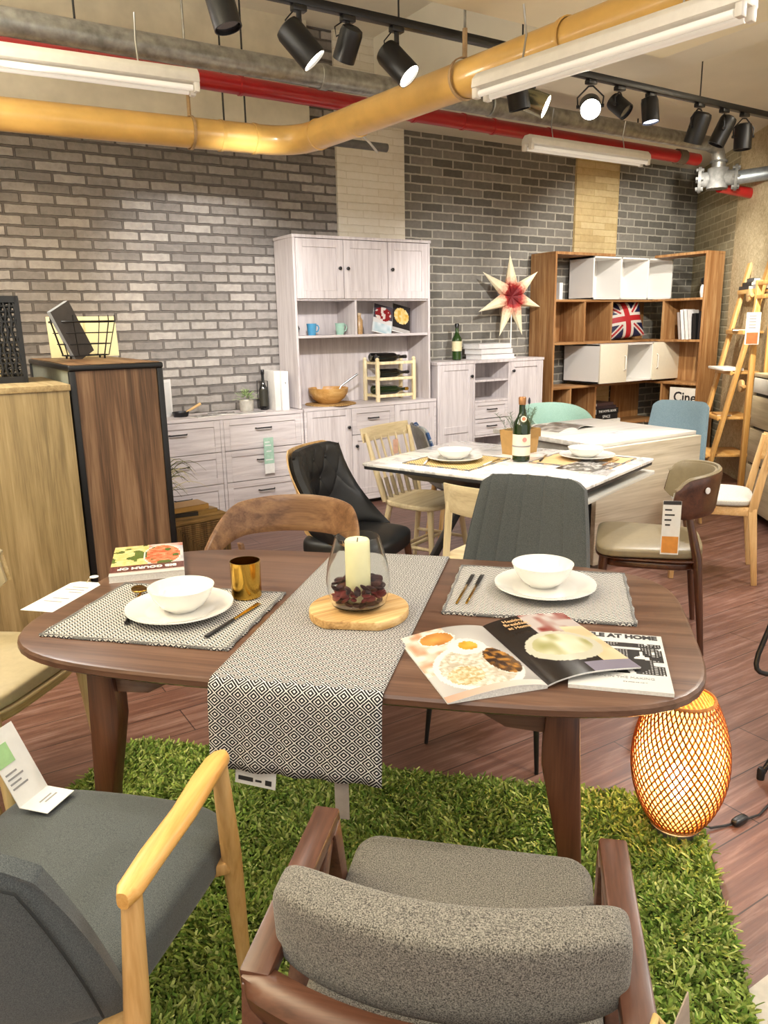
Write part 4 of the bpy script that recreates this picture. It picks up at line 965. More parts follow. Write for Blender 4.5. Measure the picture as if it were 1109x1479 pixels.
# --- 3 spindle back chair
CREAMW = wood('cream_beech', '#cdb98f', '#e0cfa8', '#eadcba', axis=2, rough=.5)
CREAMX = wood('cream_beech_seat', '#c9b68e', '#dccba5', '#e8dab8', axis=0, rough=.5)
SMOKE = plain('smoky_beech', '#a89a80', .5)
t = chair('spindle_chair', 'pale beech spindle back chair tucked under the marble table', 2.565, 3.66, -68)
b = MB(); o_ = sup(.215, .21, 3.2, 48); o_ = [(x*(1+.12*(y/.21)), y) for x, y in o_]; b.prism(o_, .428, .460, 'z'); b.build('seat', CREAMX, t, bevel=.010, seg=3)
MB().shell(lambda s, u: (.24*s, -.285+.03*s*s-.02*u, .795+.08*u), 20, 6, .022, 24).build('top_rail', CREAMX, t)
for k in range(6):
    s = -.62+1.24*k/5; p0 = Vector((s*.26, -.165+.03*s*s, .45)); p1 = Vector((s*.30, -.285+.05*s*s, .82))
    sp = MB().tube([p0+(p1-p0)*q for q in (0, .1, .35, .37, .7, 1)], [.011, .013, .012, .0085, .0075, .0065], 10).build('spindle', CREAMW, t)
    MB().tube([p0+(p1-p0)*q for q in (.0, .1, .34)], [.0115, .0135, .0125], 10).build('smoky_foot', SMOKE, sp)
for s in (-1, 1):
    p0 = Vector((s*.185, -.15, .45)); p1 = Vector((s*.222, -.25, .85))
    sp = MB().tube([p0+(p1-p0)*q for q in (0, .2, .5, .8, 1)], [.014, .017, .018, .014, .010], 12).build('back_post', CREAMW, t)
    leg((s*.16, .15, .43), (s*.215, .20, 0), .019, .013, CREAMW, t); leg((s*.16, -.13, .43), (s*.215, -.21, 0), .019, .013, CREAMW, t)
    MB().tube([(s*.185, .172, .20), (s*.187, 0, .20), (s*.186, -.17, .20)], [.009, .013, .009], 10).build('stretcher', CREAMW, t)
MB().tube([(-.187, .02, .20), (0, .02, .20), (.187, .02, .20)], [.009, .013, .009], 10).build('stretcher', CREAMW, t); MB().tube([(-.187, -.09, .17), (0, -.09, .17), (.187, -.09, .17)], [.008, .011, .008], 10).build('stretcher', CREAMW, t)
tg = MB().box(-.025, .025, -.001, .001, 0, .09).build('paper_tag', plain('peach_tag', '#f0c4ae', .6), t, loc=(-.07, -.245, .69))
# --- 4 grey upholstered chair with vertical seams
GREYV = fabric('slate_velvet', '#3d4142', '#545858', 380, rough=.8, bstr=.15, sheen=.35)
t = chair('upholstered_chair', 'slate grey upholstered chair with vertical seams beyond the right half of the table', 1.723, 1.955, 208)
def f_(s, u):
    hw = .255-.055*u**1.3; cr = max(0, abs(s)-.7)/.3; z = .43+.47*u-.03*cr**2*max(0, u-.6)*2.5
    ch = .012-.014*sum(math.exp(-((s-q)/.022)**2) for q in (-.62, -.2, .18, .5, .8))
    return (hw*s, -.20-.11*u+.05*s*s+ch*.8, z)
MB().shell(f_, 120, 20, .055, 9).build('backrest', GREYV, t)
for q in (-.62, -.2, .18, .5, .8):
    MB().tube([(lambda p: (p[0], p[1]+.0290, p[2]))(f_(q, u/12)) for u in range(1, 12)], .0032, 6).build('seam', plain('seam_grey', '#777c7c', .8, vary=0), t)
MB().cushion(.50, .50, .11, (0, .02, .435), 4, 12).build('seat', GREYV, t)
for sx in (-1, 1):
    leg((sx*.18, .19, .40), (sx*.205, .225, 0), .015, .007, BLACK, t); leg((sx*.18, -.17, .40), (sx*.215, -.24, 0), .015, .007, BLACK, t)
b = MB()
for sx in (-1, 1): b.tube([(sx*.20, .19, .39), (sx*.20, -.19, .39)], .009, 8)
b.build('under_frame', BLACK, t)
# --- 5 small oak chair at the marble table
t = chair('oak_chair', 'small light oak chair with curved back board at the near side of the marble table', 2.20, 2.52, 20)
MB().shell(lambda s, u: (.215*s, -.205+.07*s*s-.02*u, .655+.135*u-.01*s*s*u), 20, 8, .018, 16).build('backrest', CREAMX, t)
MB().cushion(.44, .42, .035, (0, 0, .445), 4, 10).build('seat', CREAMX, t)
for sx in (-1, 1):
    leg((sx*.17, .17, .44), (sx*.20, .20, 0), .018, .012, CREAMW, t); leg((sx*.185, -.155, .70), (sx*.20, -.21, 0), .017, .012, CREAMW, t)
# --- 6 / 11 horseshoe back leather chairs
def horseshoe(name, label, x, y, facing, wmat, wmatx, lmat, arc_=80):
    t = chair(name, label, x, y, facing)
    b = MB(); b.cushion(.49, .46, .050, (0, .01, .458), 5.5, 16, lambda X, Y, Z: (X*(1+.10*Y/.235), Y, Z+.008*(1-(X/.25)**2)*(Z > 0))); b.build('seat', lmat, t)
    MB().cushion(.495, .465, .016, (0, .01, .430), 5, 12).build('seat_rim', wmatx, t); MB().cushion(.44, .41, .05, (0, .01, .40), 5, 12).build('seat_frame', wmatx, t)
    def hs(s, u, rr):
        a = arc_*s; k = abs(s); zt = .810-.025*k**2; zb_ = .625-.01*k**2
        sq = max(.3, 1-(max(0, k-.74)/.26)**2.6)**.5
        zc = (zt+zb_)/2; hh = (zt-zb_)/2*sq
        return (rr*sin(a), -.02-rr*cos(a)*.92-.02*u, zc-hh+2*hh*u)
    MB().shell(lambda s, u: hs(s, u, .262), 44, 10, .016, 14).build('back_shell', wmatx, t)
    MB().shell(lambda s, u: hs(s*.985, u, .240), 44, 12, .030, 6).build('back_pad', lmat, t)
    # welt along rim
    MB().tube([hs(-1+2*i/44, 1.01, .254) for i in range(45)], .010, 6).build('piping', lmat, t)
    for sx in (-1, 1):
        leg((sx*.20, .20, .43), (sx*.215, .235, 0), .020, .012, wmat, t)
        MB().tube([(sx*.205, -.135, .67), (sx*.215, -.19, .44), (sx*.225, -.235, 0)], [.015, .021, .012], 14).build('leg', wmat, t)
    MB().bar((-.21, -.185, .40), (.21, -.185, .40), .022, .05).build('rear_rail', wmatx, t, bevel=.004)
    return t
TAUPE = plain('taupe_leather', '#877a5f', .38, vary=.03, nscale=50)
CRML = plain('cream_leather', '#a99c7e', .38, vary=.03, nscale=50)
WAL2 = wood('red_walnut', '#351b0f', '#4d2a18', '#5f3822', axis=2, rough=.3, coat=.3); WAL2X = wood('red_walnut_bent', '#351b0f', '#4d2a18', '#5f3822', axis=0, rough=.3, coat=.3)
t6 = horseshoe('leather_chair', 'taupe leather chair with dark walnut curved back and an orange tag', 2.885, 2.275, 131, WAL2, WAL2X, TAUPE)
MB().lathe([(1e-5, -.002), (.014, -.002), (.014, .002), (1e-5, .003)], 18, (0, 0, 0), 'y').build('round_sticker', PAPER, t6, loc=(-.199, -.212, .745), rotz=136)
WAOAK = wood('pale_ash', '#a88f63', '#c2aa7c', '#d3bd92', axis=2, rough=.45); WAOAKX = wood('pale_ash_bent', '#a88f63', '#c2aa7c', '#d3bd92', axis=0, rough=.45)
t = thing('hang_tag', 'long white and orange tag hanging from the taupe leather chair back', 'tag', (2.705, 2.030, .715), -45)
MB().tube([(0, 0, .0), (.004, 0, .035)], .001, 5).build('string', PAPER, t)
MB().box(-.037, .037, -.001, .001, -.235, 0).build('card', PAPER, t)
MB().box(-.033, .033, -.002, -.001, -.228, -.155).build('orange_block', plain('amber_print', '#cf8a3a', .5), t)
b = MB()
for k, (a, c) in enumerate(((-.028, .0), (-.028, .012), (-.028, .0), (-.024, -.004))): b.box(a, c, -.0018, -.001, -.042-k*.022, -.035-k*.022)
b.build('printing', DARKP, t)
MB().box(-.036, .036, -.0018, -.001, -.016, 0).build('tag_header', DARKP, t)
horseshoe('leather_chair', 'cream leather chair with pale wooden legs at the left end of the table', .10, 2.52, -45, WAOAK, WAOAKX, CRML)
# --- 7 oak chair with pale cushion
t = chair('oak_chair', 'light oak chair with a pale grey seat cushion by the right edge', 3.94, 2.68, 127)
WOOL = fabric('pale_grey_wool', '#aaa69b', '#c8c4ba', 300)
MB().cushion(.46, .44, .05, (0, .015, .468), 4.5, 14).build('seat_cushion', WOOL, t)
b = MB(); b.box(-.215, .215, -.20, .215, .395, .445); b.build('seat_frame', OAKX, t, bevel=.006)
for sx in (-1, 1):
    MB().bar((sx*.20, .19, .42), (sx*.205, .205, 0), .036, .036, .026, .026).build('leg', OAK, t, bevel=.004)
    MB().bar((sx*.205, -.19, .44), (sx*.205, -.235, 0), .034, .045, .026, .030).build('leg', OAK, t, bevel=.004)
    MB().bar((sx*.205, -.19, .42), (sx*.20, -.255, .80), .034, .045, .026, .030).build('back_post', OAK, t, bevel=.004)
MB().shell(lambda s, u: (.225*s, -.265+.085*s*s*0+(-.055)*(1-s*s)-.02*u+.03, .655+.155*u), 24, 8, .020, 20).build('backrest', OAKX, t)
# --- 8 mint tub chair
MINT = fabric('mint_felt', '#9bc3b5', '#badcd0', 300, bstr=.2)
t = chair('tub_chair', 'mint green tub chair behind the white table', 4.36, 4.36, -95)
def f_(s, u):
    a = 108*s; k = abs(s); zt = .825-.13*k**3; r_ = .235+.05*u
    return (r_*sin(a), -r_*cos(a)*.9, .43+(zt-.43)*u)
MB().shell(f_, 40, 12, .035, 6).build('shell', MINT, t)
MB().cushion(.46, .44, .10, (0, .0, .44), 3, 10).build('seat', MINT, t)
b = MB(); b.lathe([(.24, .385), (.25, .40), (.24, .41)], 24); b.build('base_ring', BLACK, t)
for sx in (-1, 1):
    for sy in (-1, 1): leg((sx*.14, sy*.14, .40), (sx*.21, sy*.20, 0), .013, .010, BLACK, t)
# --- 9 blue chair
BLUE = fabric('blue_grey_felt', '#708a96', '#8ea4b0', 320, bstr=.2)
t = chair('upholstered_chair', 'blue grey upholstered chair at the right end of the white table', 4.60, 3.55, 195)
def f_(s, u):
    cr = max(0, abs(s)-.72)/.28
    return ((.235-.03*u)*s, -.19-.10*u+.07*s*s, .42+.46*u-.035*cr*cr*max(0, u-.5)*2)
MB().shell(f_, 30, 16, .05, 8).build('backrest', BLUE, t); MB().cushion(.48, .46, .10, (0, .02, .43), 4, 10).build('seat', BLUE, t)
for sx in (-1, 1):
    for yy, sy in ((.18, 1), (-.16, -1)): leg((sx*.18, yy, .40), (sx*.215, yy+sy*.05, 0), .018, .012, OAK, t)
# --- 10 patchwork chair
def patch_mat():
    m, nt, b = newmat('patchwork_cloth'); v = N(nt, 'ShaderNodeTexVoronoi'); v.inputs['Scale'].default_value = 22; v.distance = 'CHEBYCHEV'
    nt.links.new(coords(nt), v.inputs['Vector']); sp = N(nt, 'ShaderNodeSeparateColor'); nt.links.new(v.outputs['Color'], sp.inputs[0])
    nt.links.new(ramp(nt, sp.outputs[0], [(.2, '#274a8a'), (.5, '#5a7bb0'), (.75, '#7f90a8'), (.9, '#c8cdd0')]), b.inputs['Base Color']); b.inputs['Roughness'].default_value = .9; return m
t = chair('patchwork_chair', 'blue patchwork chair with grey back at the far corner of the marble table', 3.13, 4.02, -25)
def f_(s, u): return ((.22-.03*u*u)*s, -.19-.12*u+.05*s*s, .43+.39*u-.03*max(0, abs(s)-.6)**2*6*u)
MB().shell(f_, 24, 14, .03, 8).build('backrest', patch_mat(), t)
MB().shell(lambda s, u: (lambda p: (p[0]*1.02, p[1]-.026, p[2]))(f_(s, u)), 24, 14, .022, 8).build('back_shell', plain('grey_shell', '#8b8a88', .6), t)
MB().cushion(.45, .44, .08, (0, .02, .435), 4, 8).build('seat', plain('grey_seat_cloth', '#6a6d74', .9), t)
for sx in (-1, 1):
    for yy, sy in ((.17, 1), (-.15, -1)): leg((sx*.17, yy, .40), (sx*.21, yy+sy*.05, 0), .017, .011, OAK, t)
# --- 12 charcoal armchair with oak arms, front left
CHAR = fabric('charcoal_wool', '#3d4143', '#5d6262', 600, bstr=.35)
CX, CY = .105, 1.365
t = chair('armchair', 'charcoal wool armchair with oak arms at the lower left', CX, CY, 46)
MB().cushion(.49, .51, .105, (0, .045, .415), 6, 18, lambda x, y, z: (x*(1+.05*y/.25), y, z+.012*(1-(x/.245)**2)*(z > 0))).build('seat', CHAR, t)
def bk12(s, u):
    hw = .245-.045*u**1.5
    return (hw*s, -.225-.085*u+(.085-.03*u)*s*s, .40+.385*u-.06*abs(s)**3*u**2)
MB().shell(bk12, 64, 40, .07, 5).build('backrest', CHAR, t, angle=80)
MB().tube([(lambda p: (p[0], p[1]-.034, p[2]))(bk12(q, w_)) for q, w_ in [(-.93, i/20) for i in range(1, 19)]+[(-.93+1.86*i/20, .94) for i in range(21)]+[(.93, 1-i/20) for i in range(2, 20)]], .0022, 5).build('seam', plain('charcoal_seam', '#26292a', .9), t)
OAKA = wood('golden_oak_arm', '#c38d45', '#d9a55b', '#e5b873', axis=1, rough=.4); OAKZ = wood('golden_oak_leg', '#b88c4e', '#cfa468', '#dcb57c', axis=2, rough=.4)
for s in (-1, 1):
    b = MB()
    prof_a = [(-.185, .010, .634), (-.168, .020, .638), (-.10, .022, .648), (.0, .022, .656), (.09, .023, .660), (.155, .022, .658), (.18, .018, .654), (.192, .009, .650)]
    P = []; F = []
    nn = 14
    for (y, w_, z) in prof_a:
        for j in range(nn): a = 360*j/nn; P.append((s*(.279+.010*(1-abs(y)/.19))+w_*math.copysign(abs(cos(a))**.7, cos(a)), y, z+.014*math.copysign(abs(sin(a))**.7, sin(a))))
    for i in range(len(prof_a)-1):
        for j in range(nn): F.append((i*nn+j, i*nn+(j+1) % nn, (i+1)*nn+(j+1) % nn, (i+1)*nn+j))
    F += [tuple(range(nn)), tuple(range((len(prof_a)-1)*nn, len(prof_a)*nn))[::-1]]
    b.add(P, F).build('arm_rest', OAKA, t)
    MB().tube([(s*.281, .165, .65), (s*.274, .205, .42), (s*.262, .262, .012)], [.016, .021, .013], 14).build('leg', OAKZ, t)
    MB().tube([(s*.280, -.160, .635), (s*.276, -.175, .42), (s*.27, -.24, .012)], [.016, .021, .013], 14).build('leg', OAKZ, t)
    MB().bar((s*.272, .205, .40), (s*.17, .19, .365), .045, .026).build('front_rail', OAKZ, t, bevel=.006)
    MB().bar((s*.272, -.18, .40), (s*.17, -.15, .365), .045, .026).build('rear_rail', OAKZ, t, bevel=.006)
# tag on the seat
tt = thing('product_tag', 'folded white and green product card standing on the charcoal armchair seat', 'tag', (.128, 1.648, .486), 41)
MB().box(-.042, .042, -.001, .001, 0, .165).rot('X', -27).build('upright_card', PAPER, tt)
b = MB(); b.box(-.042, .004, -.0025, -.001, .09, .135); b.rot('X', -27).build('green_block', plain('soft_green_print', '#9cc58c', .5), tt)
b = MB()
for k in range(4): b.box(-.035, -.005+.012*(k % 2), -.0022, -.001, .070-k*.011, .074-k*.011)
b.rot('X', -27).build('printing', GREYP, tt)
MB().box(-.042, .042, -.07, 0, 0, .0014).build('lying_card', PAPER, tt)
b = MB(); b.box(-.015, .02, -.030, -.026, .0014, .002); b.box(-.01, .025, -.040, -.036, .0014, .002); b.build('printing', GREYP, tt)
# --- 13 tweed armchair with walnut frame, front centre
TWEED = fabric('grey_tweed', '#2e2b27', '#959085', 470, bstr=.9)
WALC = wood('walnut_frame', '#3b2114', '#573525', '#694533', axis=1, rough=.35, coat=.15)
t = chair('armchair', 'grey tweed armchair with walnut frame, backrest towards the viewer', .690, .880, 46)
MB().prism([(x, y-.005+(.012*math.cos(x*10)-.008 if y > 0 else 0)) for x, y in rrect(.455, .455, .045, 5)], .365, .470, 'z').build('seat_cushion', TWEED, t, bevel=.03, seg=5)
def bk13(x, y, z):  # bent cushion
    return (x, y+.060*(x/.25)**2-.022-z*.10, z)
MB().cushion(.50, .088, .145, (0, -.232, .622), 6.5, 24, bk13).build('back_cushion', TWEED, t)
MB().shell(lambda s, u: (.272*s, -.335+.065*s*s-.02*(u-.5), .525+.06*u), 28, 6, .05, 40).build('back_rail', wood('walnut_frame_curved', '#3b2114', '#573525', '#694533', axis=0, rough=.35, coat=.15), t)
for s in (-1, 1):
    MB().bar((s*.258, -.285, .575), (s*.246, .055, .608), .046, .030, .046, .030).build('arm_rest', WALC, t, bevel=.005)
    MB().bar((s*.246, .03, .60), (s*.250, .235, .012), .036, .050, .026, .030, up=(1, 0, 0)).build('leg', WALC, t, bevel=.004)
    MB().bar((s*.247, .01, .59), (s*.250, -.15, .38), .030, .040, up=(1, 0, 0)).build('arm_brace', WALC, t, bevel=.004)
    MB().bar((s*.258, -.27, .57), (s*.262, -.36, .012), .034, .046, .026, .030).build('leg', WALC, t, bevel=.004)
    MB().bar((s*.25, .17, .36), (s*.25, -.29, .36), .024, .05).build('seat_rail', WALC, t, bevel=.003)
MB().bar((-.25, .165, .35), (.25, .165, .35), .05, .024).build('seat_rail', WALC, t, bevel=.003)
MB().bar((-.25, -.22, .35), (.25, -.22, .35), .05, .024).build('seat_rail', WALC, t, bevel=.003)
tt = thing('product_tag', 'white tag tied with jute at the right rear of the tweed armchair', 'tag', (.668, .482, .60), 0)
MB().lathe([(.016, -.003), (.019, -.001), (.019, .001), (.016, .003), (.008, .003), (.008, -.003)], 20, (0, 0, 0), 'y').build('ring_card', PAPER, tt)
MB().tube([(.01, .0, .012), (.022, .006, .016), (.03, .0, .004), (.022, -.004, -.006), (.036, .004, -.02)], .005, 8).build('jute_knot', plain('jute', '#c9a96e', .9), tt)
MB().prism([(.045, -.02), (.085, -.03), (.075, .03)], -.001, .001, 'y').build('paper_corner', plain('kraft_paper', '#a8998a', .7), tt)
# --- 14 black metal stool at the right edge
t = thing('metal_stool', 'thin black metal stool legs cut off by the right edge', 'stool', (2.62, 1.22, 0))
MB().tube([(-.417, .023, .012), (-.36, .0, .12), (-.20, -.05, .60)], .009, 10).build('leg', BLACK, t); MB().lathe([(.012, 0), (.013, .03), (.010, .04)], 12, (-.417, .023, 0)).build('foot', BLACKP, t)
MB().tube([(-.10, .17, .60), (-.185, .21, .31), (-.192, .210, .275), (-.191, .206, .257), (-.184, .198, .246), (-.172, .186, .241), (.1, -.1, .241)], .009, 10).build('foot_loop', BLACK, t)
for q in ((.25, .25), (.3, -.25), (-.1, -.35)): MB().tube([(q[0], q[1], 0), (q[0]*.5, q[1]*.5, .60)], .009, 10).build('leg', BLACK, t)
MB().lathe([(1e-5, .60), (.16, .60), (.17, .61), (.17, .63), (1e-5, .635)], 28, (.02, 0, 0)).build('seat', BLACKP, t)

# ================================================================== GREEN RUG
def uv2w(u, v): return ((u+v)*.70711, (v-u)*.70711)
rcx, rcy = uv2w(-.525, 1.50); RW, RD, RR = 1.96, 1.49, .13
rug = thing('shaggy_rug', 'shaggy grass green rug under the dining table', 'rug', (rcx, rcy, 0), -45)
MB().prism(rrect(RW, RD, RR), 0, .008, 'z').build('backing', plain('rug_backing', '#3c4a1c', .95), rug)
def pile():
    n = 88000
    x = rng.uniform(-RW/2+.004, RW/2-.004, n); y = rng.uniform(-RD/2+.004, RD/2-.004, n)
    dx = np.abs(x)-(RW/2-RR); dy = np.abs(y)-(RD/2-RR); keep = ~((dx > 0) & (dy > 0) & (dx*dx+dy*dy > RR*RR)); x, y = x[keep], y[keep]; n = len(x)
    # tufts lean together in patches
    ph = 3.1*np.sin(x*7+1.3*np.sin(y*9))+2.7*np.cos(y*8+x*5)+rng.normal(0, 1.0, n)
    lean = rng.uniform(.006, .022, n); h = rng.uniform(.016, .034, n); w = rng.uniform(.0026, .0044, n)
    lx_, ly_ = lean*np.cos(ph), lean*np.sin(ph); a = rng.uniform(0, 2*np.pi, n); wx, wy = w*np.cos(a), w*np.sin(a)
    V = np.zeros((n, 6, 3), np.float32); cu = rng.normal(0, .008, (n, 2))
    V[:, 0] = np.c_[x-wx, y-wy, np.full(n, .006)]; V[:, 1] = np.c_[x+wx, y+wy, np.full(n, .006)]
    V[:, 2] = np.c_[x+wx*1.25+lx_*.45, y+wy*1.25+ly_*.45, h*.66]; V[:, 3] = np.c_[x-wx*1.25+lx_*.45, y-wy*1.25+ly_*.45, h*.66]
    V[:, 4] = np.c_[x-wx*.7+lx_+cu[:, 0], y-wy*.7+ly_+cu[:, 1], h]; V[:, 5] = np.c_[x+wx*.7+lx_+cu[:, 0], y+wy*.7+ly_+cu[:, 1], h*.97]
    base = (np.arange(n)*6)[:, None]
    loops = np.concatenate([base+np.array([[0, 1, 2, 3]]), base+np.array([[3, 2, 5, 4]])], axis=1).ravel()
    tot = np.tile([4, 4], n); start = np.concatenate([[0], np.cumsum(tot)[:-1]])
    me = bpy.data.meshes.new('pile'); me.vertices.add(n*6); me.vertices.foreach_set('co', V.ravel())
    me.loops.add(len(loops)); me.loops.foreach_set('vertex_index', loops.astype(np.int32)); me.polygons.add(2*n)
    me.polygons.foreach_set('loop_start', start.astype(np.int32)); me.update(calc_edges=True); me.validate()
    pal = np.array([s2l(c) for c in ('#6b8c38', '#8ba548', '#a6bb5c', '#7c9244', '#9aa550', '#c2cc7c')]); cc = pal[rng.integers(0, len(pal), n)]*rng.uniform(.75, 1.2, (n, 1))
    at = me.color_attributes.new('Col', 'FLOAT_COLOR', 'POINT'); at.data.foreach_set('color', np.repeat(np.c_[cc, np.ones(n)], 6, axis=0).astype(np.float32).ravel())
    m, nt, b = newmat('rug_yarn'); va = N(nt, 'ShaderNodeVertexColor'); va.layer_name = 'Col'; nt.links.new(va.outputs[0], b.inputs['Base Color']); b.inputs['Roughness'].default_value = .8; b.inputs['Specular IOR Level'].default_value = .2
    me.materials.append(m); o = bpy.data.objects.new('pile', me); COL.objects.link(o); o.parent = rug; o['kind'] = 'stuff'
pile()

# ================================================================== WOVEN EGG LAMP
LX, LY = 1.753, 1.228
lp = thing('woven_lamp', 'glowing egg shaped woven bamboo floor lamp at the rug corner', 'lamp', (LX, LY, .012))
MB().lathe([(1e-5, 0), (.07, 0), (.075, .006), (.072, .018), (.02, .024), (1e-5, .024)], 28).build('base', plain('grey_metal_base', '#77736c', .4, metal=.6), lp)
def egg(t_): # t 0..1 -> radius, height
    z = .03+.385*t_; r = .131*math.sin(PI*(.145+.685*t_**.92))**.72
    return r, z
RATT = plain('amber_bamboo', '#c07a34', .55, vary=.1, nscale=60); RATT2 = plain('dark_amber_bamboo', '#8a4418', .55, vary=.1, nscale=60)
for sgn, m_, off in ((1, RATT, 0), (-1, RATT2, .002)):
    b = MB()
    for k in range(44):
        P = []
        for i in range(37):
            t_ = i/36; r, z = egg(t_); a = 360*k/44+sgn*105*t_; P.append(((r+off)*cos(a), (r+off)*sin(a), z))
        b.tube(P, .0026, 4, cap=False)
    b.build('woven_shade', m_, lp)
for t_, r_ in ((0, .006), (1.0, .005)):
    r, z = egg(t_); MB().tube([(r*cos(a), r*sin(a), z) for a in range(0, 360, 10)], r_, 6, closed=True).build('rim', RATT, lp)
def liner_mat():
    m, nt, b = newmat('translucent_liner'); out = nt.nodes['Material Output']
    tr = N(nt, 'ShaderNodeBsdfTranslucent'); tr.inputs[0].default_value = rgba('#ffe49a'); tp = N(nt, 'ShaderNodeBsdfTransparent'); mx = N(nt, 'ShaderNodeMixShader'); mx.inputs[0].default_value = .42
    nt.links.new(tr.outputs[0], mx.inputs[1]); nt.links.new(tp.outputs[0], mx.inputs[2]); nt.links.new(mx.outputs[0], out.inputs['Surface']); return m
MB().lathe([(egg(i/24)[0]-.005, egg(i/24)[1]) for i in range(25)], 40, cap=False).build('inner_liner', liner_mat(), lp)
MB().tube([(0, 0, .024), (0, 0, .095)], .018, 12).build('socket', PAPER, lp)
MB().lathe([(.014, .09), (.018, .11), (.033, .145), (.036, .165), (.030, .19), (.015, .202), (1e-5, .205)], 20, cap=False).build('bulb', plain('glowing_bulb', '#fff2d0', .3, emit='#ffdf9a', estr=22, vary=0), lp)
pl = bpy.data.lights.new('bulb_light', 'POINT'); pl.energy = 6; pl.color = (1, .70, .36); pl.shadow_soft_size = .04
po = bpy.data.objects.new('bulb_light', pl); COL.objects.link(po); po.location = (LX, LY, .28)
cd_ = thing('power_cord', 'black lamp cord with switch running over the floor to the right edge', 'cord', (1.82, 1.20, 0))
MB().tube([(-.02, -.01, .03), (.02, -.03, .008), (.07, -.045, .005), (.14, -.062, .008), (.20, -.07, .006), (.30, -.05, .005), (.5, -.02, .005)], .0035, 8).build('cable', BLACKP, cd_)
MB().cushion(.062, .026, .02, (.118, -.058, .012), 4, 6).build('switch', BLACKP, cd_)

# ================================================================== MARBLE TABLE
def marble():
    m, nt, b = newmat('white_marble'); v = coords(nt); f = noise(nt, v, 2.2, 8, .6, 1.4)
    nt.links.new(ramp(nt, f, [(.44, '#f1efec'), (.5, '#c9c7c6'), (.53, '#f3f1ee'), (.66, '#eceae7'), (.70, '#d8d5d2'), (.74, '#f2f0ed')]), b.inputs['Base Color']); b.inputs['Roughness'].default_value = .12; b.inputs['Coat Weight'].default_value = .3; return m
MC = (2.68, 3.05); MR = 20.0
def tm(x, y): return (MC[0]+cos(MR)*x-sin(MR)*y, MC[1]+sin(MR)*x+cos(MR)*y)
t = thing('dining_table', 'white marble topped dining table with dark pedestal in the middle of the room', 'dining table', (*MC, 0), MR)
MB().prism(rrect(.94, 1.24, .03), .735, .75, 'z').build('tabletop', marble(), t, bevel=.003)
MB().prism(rrect(.93, 1.23, .03), .718, .735, 'z').build('under_panel', plain('graphite_panel', '#2f3033', .4), t, bevel=.002)
MB().prism(rrect(.90, .50, .02), .665, .682, 'z').build('extension_leaf', plain('pale_leaf', '#d3d2cb', .3, vary=.02), t, bevel=.002, loc=(.04, -.37, 0))
MB().prism([(-.38, .718), (.38, .718), (.30, .69), (.16, .62), (-.16, .62), (-.30, .69)], -.33, .50, 'y').build('bracket', BLACK, t, bevel=.006)
for s in (-1, 1): MB().bar((s*.05, -.18, .62), (s*.30, -.30, .015), .07, .03, .05, .03).build('leg', BLACK, t, bevel=.004); MB().bar((s*.05, .18, .62), (s*.30, .40, .015), .07, .03, .05, .03).build('leg', BLACK, t, bevel=.004)
STRAW = weave('woven_straw', '#a58a52', '#dcc48e', .018, .016, mode='check', noisemix=.3)
TANM = plain('tan_placemat', '#c8a878', .7, vary=.05)
tmz = dict(T=tm, rz=MR, th=.004)
placemat('woven straw placemat at the left half of the marble table', -.155, .215, .42, .41, STRAW, **tmz)
placemat('tan placemat at the far right corner of the marble table', .20, -.335, .40, .42, TANM, **tmz)
plate('white plate on the woven straw placemat', (2.455, 3.21, .755), .145); bowl('white bowl on the plate at the left half of the marble table', (2.465, 3.225, .7615), .095, .05)
plate('white plate on the tan placemat', (3.04, 2.83, .755), .145); bowl('white bowl on the plate at the right end of the marble table', (3.045, 2.845, .7615), .095, .05)
BRASS = plain('pale_brass', '#d6bf86', .3, metal=.9, vary=0)
knife('pale cutlery piece left of the plate on the straw placemat', (2.25, 3.20), (2.40, 3.36), .759, PAPER, BRASS)
knife('pale cutlery piece right of the plate on the straw placemat', (2.47, 2.99), (2.66, 3.09), .759, PAPER, BRASS)
knife('dark cutlery piece left of the plate on the tan placemat', (2.77, 2.90), (2.93, 3.02), .759, BLACKP, BRASS)
knife('brass and wood cutlery piece right of the plate on the tan placemat', (2.93, 2.62), (3.13, 2.70), .759, plain('brown_handle', '#8a6238', .5), BRASS)
def bottle(name, label, loc, h, r, glass, labelcol=None, neckcap=None, lab=(.12, .45), nk=.30, cat='bottle', group=None, lying=None, badge=False):
    t = thing(name, label, cat, loc, 0, group); s = 1-nk
    pr = [(1e-5, .004), (r*.8, 0), (r, .008), (r, h*(s-.16)), (r*.93, h*(s-.10)), (r*.55, h*(s-.01)), (r*.36, h*(s+.06)), (r*.33, h*.93), (r*.40, h*.935), (r*.40, h*.97), (r*.33, h*.972), (1e-5, h*.973)]
    MB().lathe(pr, 26, cap=False).build('bottle_glass', glass, t)
    if labelcol: MB().lathe([(r+.0006, h*lab[0]), (r+.0006, h*lab[1])], 26, cap=False).build('paper_label', labelcol, t)
    if neckcap: MB().lathe([(r*.36, h*.88), (r*.40, h*.885), (r*.44, h*.985), (r*.36, h), (1e-5, h)], 20, cap=False).build('neck_foil', neckcap, t)
    return t
CREAMLAB = plain('cream_label', '#e9dcc6', .6, vary=.03); 
t = bottle('wine_bottle', 'green sparkling wine bottle with cream label in the middle of the marble table', (2.73, 3.0, .75), .335, .046, plain('bottle_green_glass', '#12280d', .05, coat=.5, vary=0), CREAMLAB, plain('copper_foil', '#a8784e', .35, metal=.6), (.10, .43))
